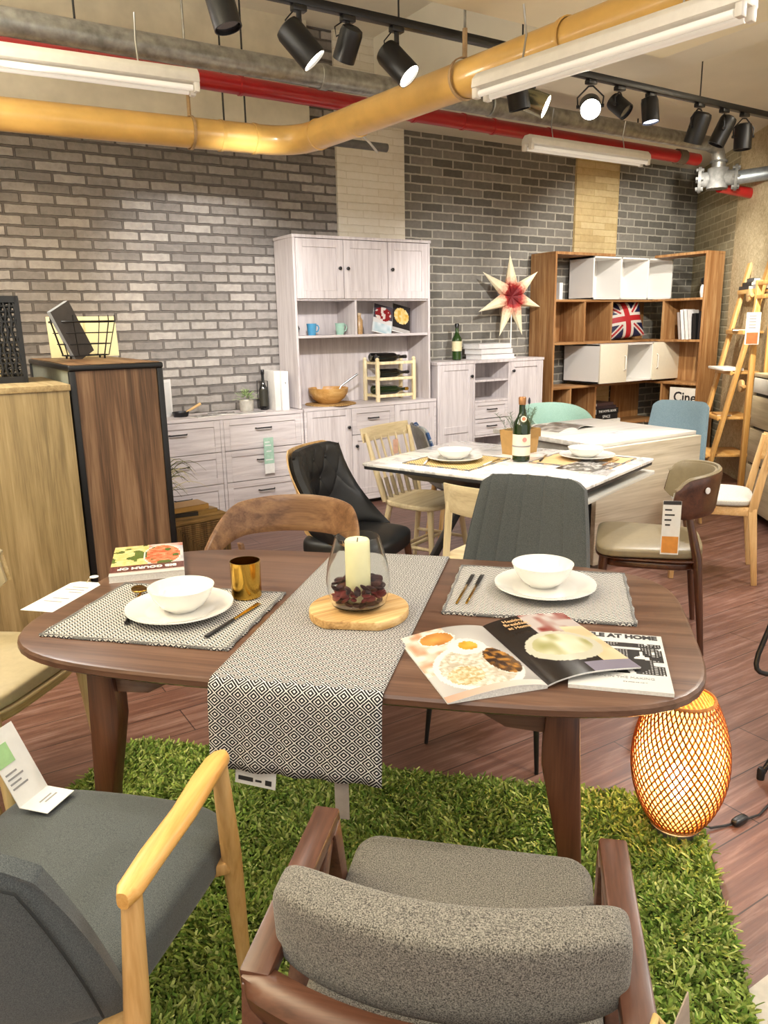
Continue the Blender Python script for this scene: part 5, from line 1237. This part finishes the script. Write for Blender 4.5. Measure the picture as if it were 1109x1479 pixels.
for k, (a, r_, z, c) in enumerate(((-115, .016, .225, '#efe6d4'), (-118, .010, .226, '#c77f5c'))):
    MB().lathe([(1e-5, 0), (r_, 0), (r_, .0014), (1e-5, .0016)], 16, (0, 0, .0415-.004+.0012*k), 'z').rot('X', 90+14*0).build('round_seal', plain('seal_'+c[1:], c, .5, vary=0), t, rotz=-118+90, loc=(0, 0, z))
MB().lathe([(1e-5, .046), (.012, .0465), (.012, .0478), (1e-5, .048)], 14).rot('X', 90).build('label_mark', plain('rose_print', '#c98c82', .6, vary=0), t, rotz=-22, loc=(0, 0, .118))
MB().lathe([(.0467, .078), (.0467, .086)], 26, cap=False).build('label_print', GREYP, t)
t = thing('planter', 'kraft paper planter with rosemary and lavender behind the wine bottle', 'plant', (2.90, 3.20, .75), MR-10)
KR = plain('kraft_cardboard', '#b08a52', .8, vary=.04)
b = MB(); o1 = [(-.10, -.055), (.10, -.055), (.10, .055), (-.10, .055)]; 
vs = [(x*.9, y*.9, 0) for x, y in o1]+[(x*1.06, y*1.06, .135) for x, y in o1]+[(x*1.0, y*1.0, .135) for x, y in o1]+[(x*.85, y*.85, .01) for x, y in o1]
fs = [(3, 2, 1, 0)]+[(i, (i+1) % 4, 4+(i+1) % 4, 4+i) for i in range(4)]+[(4+i, 4+(i+1) % 4, 8+(i+1) % 4, 8+i) for i in range(4)]+[(8+i, 8+(i+1) % 4, 12+(i+1) % 4, 12+i) for i in range(4)]+[(12, 13, 14, 15)]
b.add(vs, fs).build('pot', KR, t); b = MB(); b.bar((-.108, -.0605, .11), (.108, -.0605, .11), .045, .003, up=(0, 1, 0)); b.build('folded_flap', plain('kraft_flap', '#9c7843', .8, vary=.04), t)
MB().box(-.09, .09, -.05, .05, .09, .105).build('soil', plain('dark_soil', '#2c221a', .95), t)
SPR = plain('rosemary_green', '#5f7358', .7); LAV = plain('dark_lavender', '#2f2c3a', .8)
for k in range(12):
    x = random.uniform(-.085, .085); y = random.uniform(-.04, .04); lx_, ly_ = x*.9+random.uniform(-.03, .03), y; hh = random.uniform(.09, .15)
    s_ = MB().tube([(x, y, .10), (x+lx_*.4, y+ly_*.3, .10+hh*.6), (x+lx_, y+ly_, .10+hh)], .0014, 4); b = MB()
    for i in range(16):
        q = .2+.8*i/16; a = i*137; c_ = Vector((x+lx_*q*q, y+ly_*q*q, .10+hh*q)); b.bar(c_, c_+Vector((.022*cos(a), .022*sin(a), .012)), .0028, .0012, .0008, .0008)
    sp = s_.build('sprig', SPR, t); b.build('needles', SPR, sp)
for x, hh in ((.03, .24), (.055, .21), (.09, .27), (.015, .22)):
    s_ = MB().tube([(x*.7, 0, .10), (x, .01, hh)], .0014, 4).build('stem', SPR, t); MB().lathe([(1e-5, 0), (.006, .008), (.007, .022), (.004, .036), (1e-5, .042)], 8, (x, .01, hh-.01), cap=False).build('flower_head', LAV, s_)
def city(u, v):
    return mixc(hx('e9e8e4'), hx('4c4c4e'), 1 if vn(u*26, v*22) > .5 else 0)
def mags(label, loc, rz, w, d, h, paint, nu=30, nv=24, mat=None):
    t = thing('magazine', label, 'magazine', loc, rz); MB().box(-w/2, w/2, -d/2, d/2, 0, h-.0006).build('pages', plain('magazine_pages', '#dddad4', .7, vary=.05, nscale=200), t)
    picture('cover', w, d, nu, nv, paint, mat or GLOSSPRINT, t, (0, 0, h)); return t
def bwfood(u, v): g = vn(u*9, v*7)*.6+vn(u*25+7, v*21)*.4; g = .12+.8*max(0, min(1, (g-.3)*2.2)); return (g, g*.98, g*.95)
mags('dark printed magazine lying in front of the tan placemat', (*tm(.04, -.43), .75), MR-4, .32, .20, .008, bwfood)
mags('pale printed magazine peeping out under the dark one on the marble table', (*tm(-.06, -.52), .75), MR+6, .16, .14, .004, lambda u, v: mixc(hx('d9d8d6'), hx('a9a8a8'), vn(u*5, v*12)))

# ================================================================== WHITE DROP-LEAF TABLE
WASH = wood('whitewashed_top', '#c4c1bb', '#d9d6d1', '#e4e2de', axis=0, rough=.3, scale=1.2)
LEAF = wood('washed_oak_leaf', '#a99d88', '#c3b8a3', '#d3c9b6', axis=0, rough=.45, scale=.9)
t = thing('drop_leaf_table', 'white topped drop leaf table with a pale wooden leaf hanging down', 'table', (3.86, 3.56, 0), 0)
MB().box(-.47, .47, -.45, .45, .732, .76).build('tabletop', WASH, t, bevel=.002)
MB().box(-.47, .47, -.49, -.455, .03, .735).build('hanging_leaf', LEAF, t, bevel=.002)
for x in (-.40, .40):
    for y in (-.38, .38): MB().bar((x, y, .732), (x, y, 0), .045, .045).build('leg', BLACK, t, bevel=.003)
MB().box(-.42, .42, -.39, .39, .67, .732).build('apron', plain('pale_grey_apron', '#b9b7b2', .5), t)
def openmag(label, loc, rz, w, d, paint_l, paint_r, nu=44, nv=50, lift=.012, rise=0):
    t = thing('magazine', label, 'magazine', loc, rz)
    def zc(q): return .003+lift*math.sin(PI*min(1, q*1.02))**.8*(1-q*.55)+.004*(1-q)
    SL = lambda u, v: ((u-1)*w, (v-.5)*d, zc(1-u)); SR = lambda u, v: (u*w, (v-.5)*d, zc(u)+rise*u)
    picture('left_page', w, d, nu, nv, paint_l, GLOSSPRINT, t, surf=SL, th=.0016); picture('right_page', w, d, nu, nv, paint_r, GLOSSPRINT, t, surf=SR, th=.0016)
    b = MB()
    for s in (-1, 1):
        for k in range(12):
            q0, q1 = k/12, (k+1)/12
            zl = lambda q: max(0, zc(q)+rise*q-.004) if s > 0 else 0
            b.add([(s*w*q0, -d/2+.001, zl(q0)), (s*w*q1, -d/2+.001, zl(q1)), (s*w*q1, -d/2+.001, zc(q1)-.0017+(s > 0)*rise*q1), (s*w*q0, -d/2+.001, zc(q0)-.0017+(s > 0)*rise*q0), (s*w*q0, d/2-.001, zl(q0)), (s*w*q1, d/2-.001, zl(q1)), (s*w*q1, d/2-.001, zc(q1)-.0017+(s > 0)*rise*q1), (s*w*q0, d/2-.001, zc(q0)-.0017+(s > 0)*rise*q0)], [(0, 1, 2, 3), (4, 7, 6, 5), (0, 4, 5, 1), (3, 2, 6, 7), (0, 3, 7, 4), (1, 5, 6, 2)])
    b.build('page_block', plain('page_edges', '#d8d6d0', .7, vary=.08, nscale=300), t); return t
openmag('open grey magazine on the white table near the mint chair', (3.76, 3.74, .76), 8, .20, .26, lambda u, v: mixc(hx('d8d5d0'), hx('77706a'), vn(u*6, v*8)), lambda u, v: mixc(hx('cfc8c4'), hx('5f5850'), vn(u*5+9, v*7)), 16, 18, lift=.022)
t = tag(picture('notice_sheet', .16, .11, 20, 14, lambda u, v: hx('f4f2f2') if not (.05 < u < .75 and .1 < v < .8) else mixc(hx('f0b6bd'), hx('f7eeee'), vn(u*14, v*9)), MATTPRINT, None, (3.88, 3.36, .7615), (0, 0, R(6))), 'pink printed sheet lying on the white table', 'paper')

# ================================================================== PRINTED MATTER ON THE DINING TABLE
def pastacover(u, v):
    if v > .93: return hx('e6e3df')
    if .70 < v < .90: return mixc(hx('6a3a38'), hx('8a5a50'), vn(u*30, v*30))
    if v >= .90: return hx('d9cfc6')
    n_ = vn(u*22+3, v*26); n2 = vn(u*9, v*9)
    if (u-.30)**2/.075+(v-.40)**2/.14 < 1:
        c = mixc(hx('d85a34'), hx('f0b48c'), n_)
        if n2 > .72: c = hx('5e7a34')
        if (u-.30)**2/.075+(v-.40)**2/.14 > .85: c = hx('eeeae6')
        return c
    if u > .5: return mixc(hx('e9d27c'), hx('f6ecb8'), n_) if n2 < .75 else hx('6a7f3a')
    if v < .12: return mixc(hx('f0ece8'), hx('c66a55'), n2)
    return mixc(hx('e8e6ea'), hx('a9a7b4'), n2*.6)
t = thing('cookbook', 'thick cookbook with a pasta photograph lying upside down at the far left of the table', 'book', (.588, 2.325, .75), 163)
MB().box(-.105, .105, -.155, .155, .001, .019).build('pages', plain('cookbook_pages', '#d9d7d2', .8, vary=.06, nscale=200), t); picture('cover', .212, .312, 46, 60, pastacover, GLOSSPRINT, t, (0, 0, .0202))
MB().box(-.106, .106, -.156, .156, 0, .001).build('back_cover', PAPER, t)
text('title', 'BIB GOURM OF', .030, PAPER, t, (0, .093, .0204), (0, 0, 0), sx=.82, bold=.0012)
t = thing('price_card', 'white price card with string lying at the left end of the dining table', 'tag', (*(.312, 2.170), .7502), 45)
MB().prism([(-.118, -.048), (.10, -.048), (.118, -.03), (.118, .03), (.10, .048), (-.118, .048)], 0, .0006, 'z').build('card', PAPER, t)
b = MB()
for x, a, c in ((.07, -.03, .02), (.05, -.03, .03), (.03, -.035, .005), (-.02, -.03, .02), (-.045, -.025, .03)): b.box(x-.003, x+.003, a, c, .0006, .0009)
b.build('printing', GREYP, t); MB().tube([(.108, 0, .001), (.14, .015, .001), (.158, .012, .001)], .0012, 5).build('string', plain('beige_string', '#cbb79a', .9), t); MB().lathe([(.013, 0), (.013, .002), (1e-5, .002)], 16, (.162, .012, 0)).build('button', PAPER, t)
def rice(u, v):
    c = mixc(hx('a5a2a0'), hx('d6d2ce'), vn(u*3, v*3))
    def el(a, b_, ra, rb): return ((u-a)/ra)**2+((v-b_)/rb)**2
    if u < .5 and v > .35: 
        n_ = vn(u*14, v*16); c = mixc(hx('eee6dc'), hx('d99a78'), max(0, n_-.35)*1.6)
    if el(.36, .84, .20, .11) < 1: c = mixc(hx('b9783a'), hx('e9b25e'), vn(u*12, v*12)); c = hx('efe9e2') if el(.36, .84, .20, .11) > .82 else c
    if el(.52, .34, .44, .33) < 1:
        c = hx('ece9e4')
        if el(.52, .34, .38, .28) < 1: c = mixc(hx('b9ad98'), hx('f3eee2'), vn(u*36, v*48))
        if el(.80, .38, .17, .20) < 1: n_ = vn(u*22, v*26); c = mixc(hx('3a2418'), hx('c58a3c'), max(0, n_-.3)*1.5)
        if el(.34, .25, .18, .12) < 1: c = mixc(hx('b59a62'), hx('efe6d0'), vn(u*40, v*50))
    if el(.58, .64, .20, .13) < 1: c = hx('f1ece4')
    if el(.60, .65, .10, .07) < 1: c = mixc(hx('d98a1e'), hx('f4c25a'), vn(u*14, v*14))
    if v < .08: c = mixc(hx('c9a58e'), hx('e9e2dc'), u)
    return c
def dumpl(u, v):
    def el(a, b_, ra, rb): return ((u-a)/ra)**2+((v-b_)/rb)**2
    c = hx('241f1e')
    if v > .62 and u > .42: c = mixc(hx('c9bdb8'), hx('8c3a32'), max(0, vn(u*10, v*10)-.45)*2)
    if u > .72 and v < .72: c = mixc(hx('dcc39a'), hx('eed9b4'), vn(u*5, v*14))
    if el(.52, .42, .40, .24) < 1:
        c = hx('cfcbb8')
        if el(.52, .44, .32, .17) < 1: c = mixc(hx('a5a26a'), hx('efecd8'), vn(u*10, v*9))
    if v < .14 and u > .5: c = hx('8d8798')
    return c
t = openmag('open food magazine with rice and dumpling pictures at the right front of the dining table', (1.058, 1.175, .7505), -16, .212, .325, rice, dumpl, 60, 80, lift=.016, rise=.012)
text('headline', 'Healthy\nBreakfast\nat Home', .020, plain('sand_print', '#cfa878', .5, vary=0), t, (.058, .105, .0275), (0, R(-3), 0), sx=.8)
def stylecover(u, v):
    if .26 < v < .82 and .04 < u < .97:
        k = int(v*70); blk = (int(u*60+(k % 2)) % 2 == 0) or (vn(u*9, v*9) > .62)
        if abs((u-.45)-(.62-v)*.55) < .03 and v < .7: return hx('e9e8e5')
        if .70 < v < .74 and .3 < u < .75: return hx('e5e4e1')
        if vn(u*16+3, v*11+5) > .80: return hx('e9e8e5')
        return hx('3c3c3e') if k % 2 == 0 or blk else hx('b9b8b6')
    return hx('e9e8e4')
t = mags('white home magazine with a black city print beside the open food magazine', (1.222, 1.026, .7502), -46.5, .20, .285, .008, stylecover, 64, 72)
text('title', 'STYLE AT HOME', .0285, DARKP, t, (0, .126, .0082), (0, 0, 0), sx=.86, bold=.0016); text('subtitle', 'DESIGN IN THE MAKING', .0125, GREYP, t, (0, -.088, .0082), (0, 0, 0)); text('small_print', 'the place we live in', .006, GREYP, t, (.03, -.107, .0082), (0, 0, 0))

# ================================================================== ON THE DRESSER
zd = .83
bottle('oil_bottle', 'slim black bottle with yellow and green label on the dresser', (2.415, 5.60, zd), .31, .034, BLACKGLASS, plain('dark_label', '#2c2a20', .5), BLACKP, (.10, .52), nk=.36)
b = MB(); 
t = thing('potted_plant', 'small green plant in a white and silver pot on the dresser', 'plant', (2.265, 5.585, zd))
MB().lathe([(1e-5, 0), (.045, 0), (.052, .01), (.055, .085), (.05, .085), (.048, .07), (1e-5, .07)], 22, cap=False).build('pot', plain('pearl_pot', '#c9c4b8', .3, metal=.3, vary=.08), t)
b = MB(); L1 = plain('pale_leaf_green', '#8fa46e', .6, vary=.15)
for k in range(90):
    a = random.uniform(0, 360); e = random.uniform(5, 85); r_ = random.uniform(.04, .09); c_ = Vector((r_*cos(a)*cos(e)*1.1, r_*sin(a)*cos(e)*.8, .085+r_*sin(e)*.95)); d_ = Vector((cos(a)*cos(e*.6), sin(a)*cos(e*.6), sin(e*.6)))*.022
    b.bar(c_-d_*.3, c_+d_*.2, .004, .001, .012, .0015); b.bar(c_+d_*.2, c_+d_, .012, .0015, .003, .001)
b.build('leaves', L1, t)
t = thing('file_box', 'white slim magazine file standing next to the hutch, the front one', 'box', (2.545, 5.58, zd)); MB().box(-.026, .026, -.11, .11, 0, .295).build('body', WHITE, t, bevel=.002); MB().box(-.004, .004, -.112, -.110, .2, .215).build('hole', GREYP, t)
t = tag(MB().box(-.024, .024, -.11, .11, 0, .30).build('file_box', plain('pale_grey_card', '#d4d0ca', .5, vary=.02), loc=(2.487, 5.60, zd), bevel=.002), 'pale grey magazine file behind the white one on the dresser', 'box')
t = thing('letter_rack', 'black wire rack behind the bottle on the dresser', 'rack', (2.437, 5.66, zd)); b = MB()
for x in (-.02, .02): b.tube([(x, -.05, 0), (x, -.05, .22), (x, .06, .22), (x, .06, 0)], .003, 6)
for z in (.03, .10, .17): b.tube([(-.02, -.05, z), (.02, -.05, z)], .002, 5)
b.tube([(-.02, -.05, .003), (.02, -.05, .003), (.02, .06, .003), (-.02, .06, .003)], .003, 6, closed=True); b.build('wires', BLACK, t)
t = thing('serving_pan', 'small black pan with a wooden handle at the left of the dresser', 'pan', (1.745, 5.58, zd), 20)
MB().lathe([(1e-5, 0), (.05, 0), (.062, .035), (.058, .035), (.046, .005), (1e-5, .005)], 24, cap=False).build('pan_body', BLACK, t); MB().tube([(.055, 0, .03), (.12, .01, .05), (.20, .02, .075)], [.007, .010, .011], 10).build('handle', OAKX, t)
def greymag(u, v): return mixc(hx('e9e7e4'), hx('6f6a68'), 1 if vn(u*7+2, v*6) > .56 else .1)
mags('grey printed magazine fanned out on the dresser beside the pan', (1.90, 5.50, zd), 14, .21, .14, .004, greymag, 16, 12); mags('magazine with a dark picture in the middle of the dresser top', (2.05, 5.57, zd), -18, .20, .15, .005, greymag, 16, 12)
mags('pale magazine nearest to the potted plant on the dresser', (2.24, 5.475, zd), 8, .22, .11, .004, lambda u, v: mixc(hx('ecebe9'), hx('a3a2a4'), vn(u*4, v*5)), 16, 12)
t = thing('picture_frame', 'white picture frame edge seen beside the dark framed cabinet', 'frame', (1.625, 5.60, zd), 35); MB().box(-.10, .10, -.006, .006, 0, .27).build('frame', WHITE, t); MB().box(-.08, .08, -.007, -.006, .02, .25).build('print', PAPER, t)

# ================================================================== IN AND ON THE HUTCH
def mug(label, loc, mat, rz, h=.09, r=.040):
    t = thing('mug', label, 'mug', loc, rz); MB().lathe([(1e-5, .0), (r*.72, 0), (r*.78, .004), (r, h), (r*.93, h), (r*.72, .008), (1e-5, .007)], 26, cap=False).build('cup_body', mat, t)
    MB().tube([(r*.93, 0, h*.82), (r*1.35, 0, h*.85), (r*1.62, 0, h*.62), (r*1.35, 0, h*.34), (r*.84, 0, h*.28)], .0055, 8).build('handle', mat, t); return t
mug('light blue mug on the open shelf of the hutch', (2.835, 5.56, 1.388), plain('sky_blue_glaze', '#4f9ac4', .25, coat=.3, vary=.02), 0); mug('mint green mug on the open shelf of the hutch', (3.09, 5.56, 1.388), plain('mint_glaze', '#9fc6b4', .25, coat=.3, vary=.02), 5)
mug('black mug mostly hidden behind the left side of the hutch', (2.725, 5.67, 1.388), BLACKP, 0, .085, .034)
t = thing('pasta_jar', 'slim glass jar with tan filling beside the shelf divider of the hutch', 'jar', (3.275, 5.57, 1.388)); MB().lathe([(1e-5, 0), (.028, 0), (.03, .01), (.03, .11), (.016, .135), (.016, .15), (1e-5, .15)], 20, cap=False).build('jar_glass', plain('tan_grain', '#b99463', .3, coat=.5, vary=.2, nscale=200), t); MB().lathe([(.018, .15), (.018, .168), (1e-5, .168)], 16).build('lid', plain('cork', '#c7b291', .7), t)
def cov1(u, v):
    if v < .32: return mixc(hx('a9c3cc'), hx('e9eef0'), vn(u*6, v*6))
    if ((u-.5)/.42)**2+((v-.68)/.26)**2 < 1: return mixc(hx('e9e3d8'), hx('8a1f22'), 1 if vn(u*9, v*9) > .42 else .1)
    return hx('dcd9d6') if v < .5 else hx('4a4650')
def cov2(u, v):
    if ((u-.5)/.42)**2+((v-.6)/.30)**2 < 1: return mixc(hx('d9a83a'), hx('f3e2b0'), vn(u*12, v*12))
    return hx('2a2728') if v > .12 else hx('b9b5b0')
for lab, x, rz, cv in (('cookbook with a berry cake cover leaning in the hutch shelf', 3.465, -8, cov1), ('dark cookbook with a yellow dish cover leaning in the hutch shelf', 3.655, -2, cov2)):
    t = thing('cookbook', lab, 'book', (x, 5.53, 1.391), rz); g = bpy.data.objects
    p = picture('cover', .175, .235, 24, 30, cv, GLOSSPRINT, t, (0, .034, .117), (R(72), 0, 0)); b = MB(); b.box(-.0875, .0875, .0, .012, 0, .235); b.rot('X', -18); b.build('pages', PAPER, t)
    t.rotation_euler.y = R(14)
t = thing('wine_rack', 'pale wooden wine rack on the hutch worktop', 'wine rack', (3.56, 5.57, .835))
PINE = wood('pale_pine', '#d3bd8c', '#e4d3a8', '#efe2c0', axis=2, rough=.5)
for x in (-.18, .18):
    for y in (-.10, .10):
        p_ = MB().box(x-.014, x+.014, y-.014, y+.014, 0, .335).build('post', PINE, t, bevel=.003); MB().sphere((x, y, .345), .017, 6).build('finial', PINE, p_)
for z in (.045, .185, .315):
    for y in (-.10, .10): MB().box(-.18, .18, y-.008, y+.008, z-.012, z+.012).build('long_rail', PINE, t, bevel=.002)
    for x in (-.16, .16): MB().box(x-.010, x+.010, -.10, .10, z-.010, z+.008).build('cross_rail', PINE, t, bevel=.002)
for lab, x0, y, z, g_ in (('dark wine bottle lying at the front of the lowest rack tier', -.145, -.048, .053, GREENGLASS), ('dark wine bottle lying at the back of the lowest rack tier', -.145, .048, .053, GREENGLASS), ('dark wine bottle lying alone on the middle rack tier', -.13, -.04, .193, BLACKGLASS), ('dark wine bottle lying at the front of the top rack tier', -.16, -.048, .323, BLACKGLASS), ('dark wine bottle lying at the back of the top rack tier', -.16, .048, .323, BLACKGLASS)):
    o_ = bottle('wine_bottle', lab, (3.56+x0, 5.57+y, .835+z+.037), .30, .036, g_, None, BLACKP if g_ is BLACKGLASS else GOLD, (.15, .4)); o_.rotation_euler.y = R(90)
t = tag(MB().lathe([(1e-5, 0), (.205, 0), (.21, .005), (.205, .010), (1e-5, .010)], 40, cap=False).build('trivet', weave('woven_trivet', '#8a6a3e', '#c6a169', .02, .02, kind='Object', mode='check', noisemix=.5), loc=(2.995, 5.585, .835)), 'round woven mat under the wooden bowl', 'trivet')
tag(MB().lathe([(1e-5, .004), (.075, 0), (.085, .006), (.135, .045), (.160, .09), (.163, .125), (.152, .125), (.148, .09), (.120, .05), (.07, .018), (1e-5, .014)], 40, cap=False).build('bowl', wood('turned_maple', '#b07f40', '#c99a58', '#d8b074', axis=0, rough=.4), loc=(2.98, 5.59, .845)), 'big wooden salad bowl on the hutch worktop', 'bowl')
t = thing('serving_spoon', 'steel spoon handle sticking out of the wooden bowl', 'spoon', (2.98, 5.58, .865)); MB().tube([(.06, 0, .03), (.11, -.01, .115), (.25, -.04, .205)], [.006, .007, .009], 10).build('handle', STEEL, t); MB().cushion(.07, .05, .014, (.04, 0, .022), 2.2, 6).build('spoon_head', STEEL, t)

# ================================================================== ON THE HIGHBOARD
zh = 1.138
t = bottle('whisky_bottle', 'green whisky bottle with pale label on the highboard', (4.30, 5.60, zh), .32, .044, plain('olive_glass', '#26401a', .06, coat=.4, vary=0), plain('pale_gold_label', '#d9cfa6', .5), BLACKP, (.25, .52))
for k, lab in enumerate(('white boxed book at the bottom of the stack on the highboard', 'white boxed book in the middle of the stack on the highboard', 'white boxed book topmost of the stack on the highboard')):
    book(lab, (4.665-.012*k, 5.58+.006*k, zh+.047*k), (-2, 1, -1)[k], .375, .24, .045, '#dcd8d6', '#e9e7e4', titl=None)
def starmat():
    m, nt, b = newmat('star_paper'); t = N(nt, 'ShaderNodeTexCoord'); ln = N(nt, 'ShaderNodeVectorMath', operation='LENGTH'); nt.links.new(t.outputs['Object'], ln.inputs[0])
    f = noise(nt, t.outputs['Object'], 40, 2); ad = N(nt, 'ShaderNodeMath', operation='MULTIPLY_ADD'); ad.inputs[1].default_value = .10; nt.links.new(f, ad.inputs[0]); nt.links.new(ln.outputs['Value'], ad.inputs[2])
    nt.links.new(ramp(nt, ad.outputs[0], [(.12, '#6d0f14'), (.155, '#a32624'), (.20, '#dfae90'), (.25, '#ece0ba'), (.5, '#f0e8cc')]), b.inputs['Base Color']); b.inputs['Roughness'].default_value = .7; return m
t = thing('star_lantern', 'seven pointed cream and red paper star on a white stand on the highboard', 'lamp', (4.915, 5.58, zh))
SM = starmat(); stc = MB()
hub = bpy.data.objects.new('star', None)
tips = ((-.03, .375), (.315, .225), (.36, -.095), (.14, -.35), (-.14, -.355), (-.39, -.135), (-.345, .21))
for dx, dz in tips:
    L = math.hypot(dx, dz); ux, uz = dx/L, dz/L; nx_, nz_ = -uz, ux; st = MB(); k = .115; w_ = .062
    ring_ = [(ux*k+nx_*w_*cos(a), .055*sin(a), uz*k+nz_*w_*cos(a)) for a in range(0, 360, 45)]; r1 = [(x*.86+ux*.012, y*.8, z*.86+uz*.012) for x, y, z in ring_]
    vs = [(dx, 0, dz)]+ring_+[(0, 0, 0)]; fs = [(0, 1+i, 1+(i+1) % 8) for i in range(8)]+[(9, 1+(i+1) % 8, 1+i) for i in range(8)]
    st.add(vs, fs).build('star_point', SM, t, smooth=False, loc=(0, 0, .553))
MB().tube([(0, .0, .012), (0, .0, .50)], .006, 8).build('pole', WHITE, t); MB().lathe([(1e-5, 0), (.053, 0), (.053, .008), (.02, .014), (1e-5, .014)], 24, cap=False).build('base', WHITE, t)

# ================================================================== IN THE BOOKCASE
def jack(u, v):
    x, y = (u-.5)*2, (v-.5)*2; d1 = abs(y-x)/1.414; d2 = abs(y+x)/1.414
    if abs(x) < .17 or abs(y) < .17: return hx('c8242c')
    if abs(x) < .28 or abs(y) < .28: return hx('f1eae0')
    if min(d1, d2) < .055: return hx('c8242c')
    if min(d1, d2) < .13: return hx('f1eae0')
    return hx('1c1d4a')
t = thing('cushion', 'union jack cushion leaning in the corner bookcase', 'cushion', (6.40, 5.50, 1.262), -14)
pf = lambda u, v: ((u-.5)*.40*(1+.12*(abs(2*u-1)*abs(2*v-1))), -.09*max(0, (1-(2*u-1)**2)*(1-(2*v-1)**2))**.5, .022+v*.36)
pil = picture('front_cloth', .4, .36, 40, 40, jack, MATTPRINT, t, surf=pf, th=.001, back=(0, 1, 0)); pil.rotation_euler = (R(-13), R(-6), 0)
b = MB(); vs = [(p[0], -p[1]*.6+.004, p[2]) for p in [pf(i/20, j/20) for j in range(21) for i in range(21)]]; b.add(vs, [(j*21+i, j*21+i+1, j*21+i+22, j*21+i+21) for j in range(20) for i in range(20)]); o = b.build('back_cloth', plain('beige_linen', '#cbb592', .9), t); o.rotation_euler = (R(-13), R(-6), 0)
def standing(label, x, y, z, w, h, d, col, tilt=0, rz=0, titl=None, group=None):
    """upright book, spine towards -x of the room when rz=0: w = thickness along y"""
    t = thing('book', label, 'book', (x, y, z), rz, group); c = plain('cover_'+col.strip('#'), col, .4, vary=.03)
    b = MB(); b.box(0, d, -w/2, -w/2+.003, 0, h); b.box(0, d, w/2-.003, w/2, 0, h); b.box(0, .003, -w/2, w/2, 0, h); b.build('cover', c, t); MB().box(.003, d-.005, -w/2+.003, w/2-.003, .003, h-.004).build('pages', PAPER, t)
    t.rotation_euler.x = R(tilt); return t
zs = 1.2635
standing('grey spined book leaning, first in the right compartment of the bookcase', 6.70, 5.085, zs, .035, .265, .18, '#a79d98', -8); standing('white book leaning, second in the right compartment of the bookcase', 6.69, 5.038, zs, .04, .29, .18, '#efecea', -8)
standing('white book leaning, third in the right compartment of the bookcase', 6.69, 4.99, zs, .04, .285, .18, '#e4e1df', -9); standing('black book upright, fourth in the right compartment of the bookcase', 6.70, 4.925, zs, .05, .25, .18, '#1b1b1c', -3); standing('black book upright beside the end panel of the bookcase', 6.70, 4.865, zs, .045, .27, .18, '#232022', 0)
t = thing('book', 'white cinema book facing out in the low right compartment of the bookcase', 'book', (6.69, 4.985, .4315), 270); MB().box(-.15, .15, -.02, .02, 0, .36).build('cover', plain('cinema_cover', '#e6e3dc', .4, vary=.02), t)
text('title', 'Cine', .14, DARKP, t, (.03, -.0206, .262), (PI/2, 0, 0), bold=.003)
b = MB(); b.box(-.14, .1, -.0206, -.02, .05, .10); b.box(-.02, .14, -.0206, -.02, .12, .15); b.build('printing', DARKP, t)
for k, (lab, h_, w_, c_, tt, x_) in enumerate((('white book at the bottom of the stack in the bookcase', .05, .37, '#d9d6d0', None, 6.10), ('black book titled space in the bookcase stack', .055, .33, '#1c1a1b', 'SPACE', 6.08), ('black hotel book in the bookcase stack', .055, .33, '#151415', 'THE HOTEL BOOK', 6.09), ('dark plum book near the top of the bookcase stack', .03, .29, '#33262c', None, 6.07), ('dark brown book topmost of the bookcase stack', .03, .25, '#4b3433', None, 6.05))):
    zz = .4315+[0, .05, .105, .16, .19][k]; book(lab, (x_, 5.545, zz), (-2, 0, 2, -3, 3)[k], w_, .24, h_, c_, titl=tt, tsize=.032 if tt and len(tt) > 6 else .04)
t = thing('vase', 'white vase with dark opening on the upper right bookcase shelf', 'vase', (6.76, 4.885, 1.6595)); MB().lathe([(1e-5, 0), (.035, 0), (.045, .05), (.042, .10), (.03, .12), (.026, .12), (1e-5, .10)], 20, cap=False).build('body', WHITE, t); MB().lathe([(.026, .121), (.045, .15), (.04, .18), (1e-5, .19)], 16, cap=False).build('dark_opening', BLACKP, t)  # black cap standing in for the vase's dark opening
tag(MB().box(-.02, .02, -.06, .06, 0, .15).build('card_box', PAPER, loc=(5.40, 5.50, 1.6595)), 'white box on the upper left shelf of the bookcase', 'box')
standing('white thin book at the left of the second bookcase row', 5.335, 5.52, zs, .03, .24, .16, '#dedad4', 0, 90); standing('grey thin book beside the white one in the second bookcase row', 5.37, 5.52, zs, .03, .25, .16, '#8f8a86', 0, 90)
standing('white book standing at the left of the third bookcase row', 5.335, 5.52, .8435, .032, .28, .16, '#e2dfd9', 0, 90); standing('brown book standing at the left of the third bookcase row', 5.372, 5.52, .8435, .032, .25, .16, '#6a4e38', 0, 90)
bpy.data.objects.remove(hub)
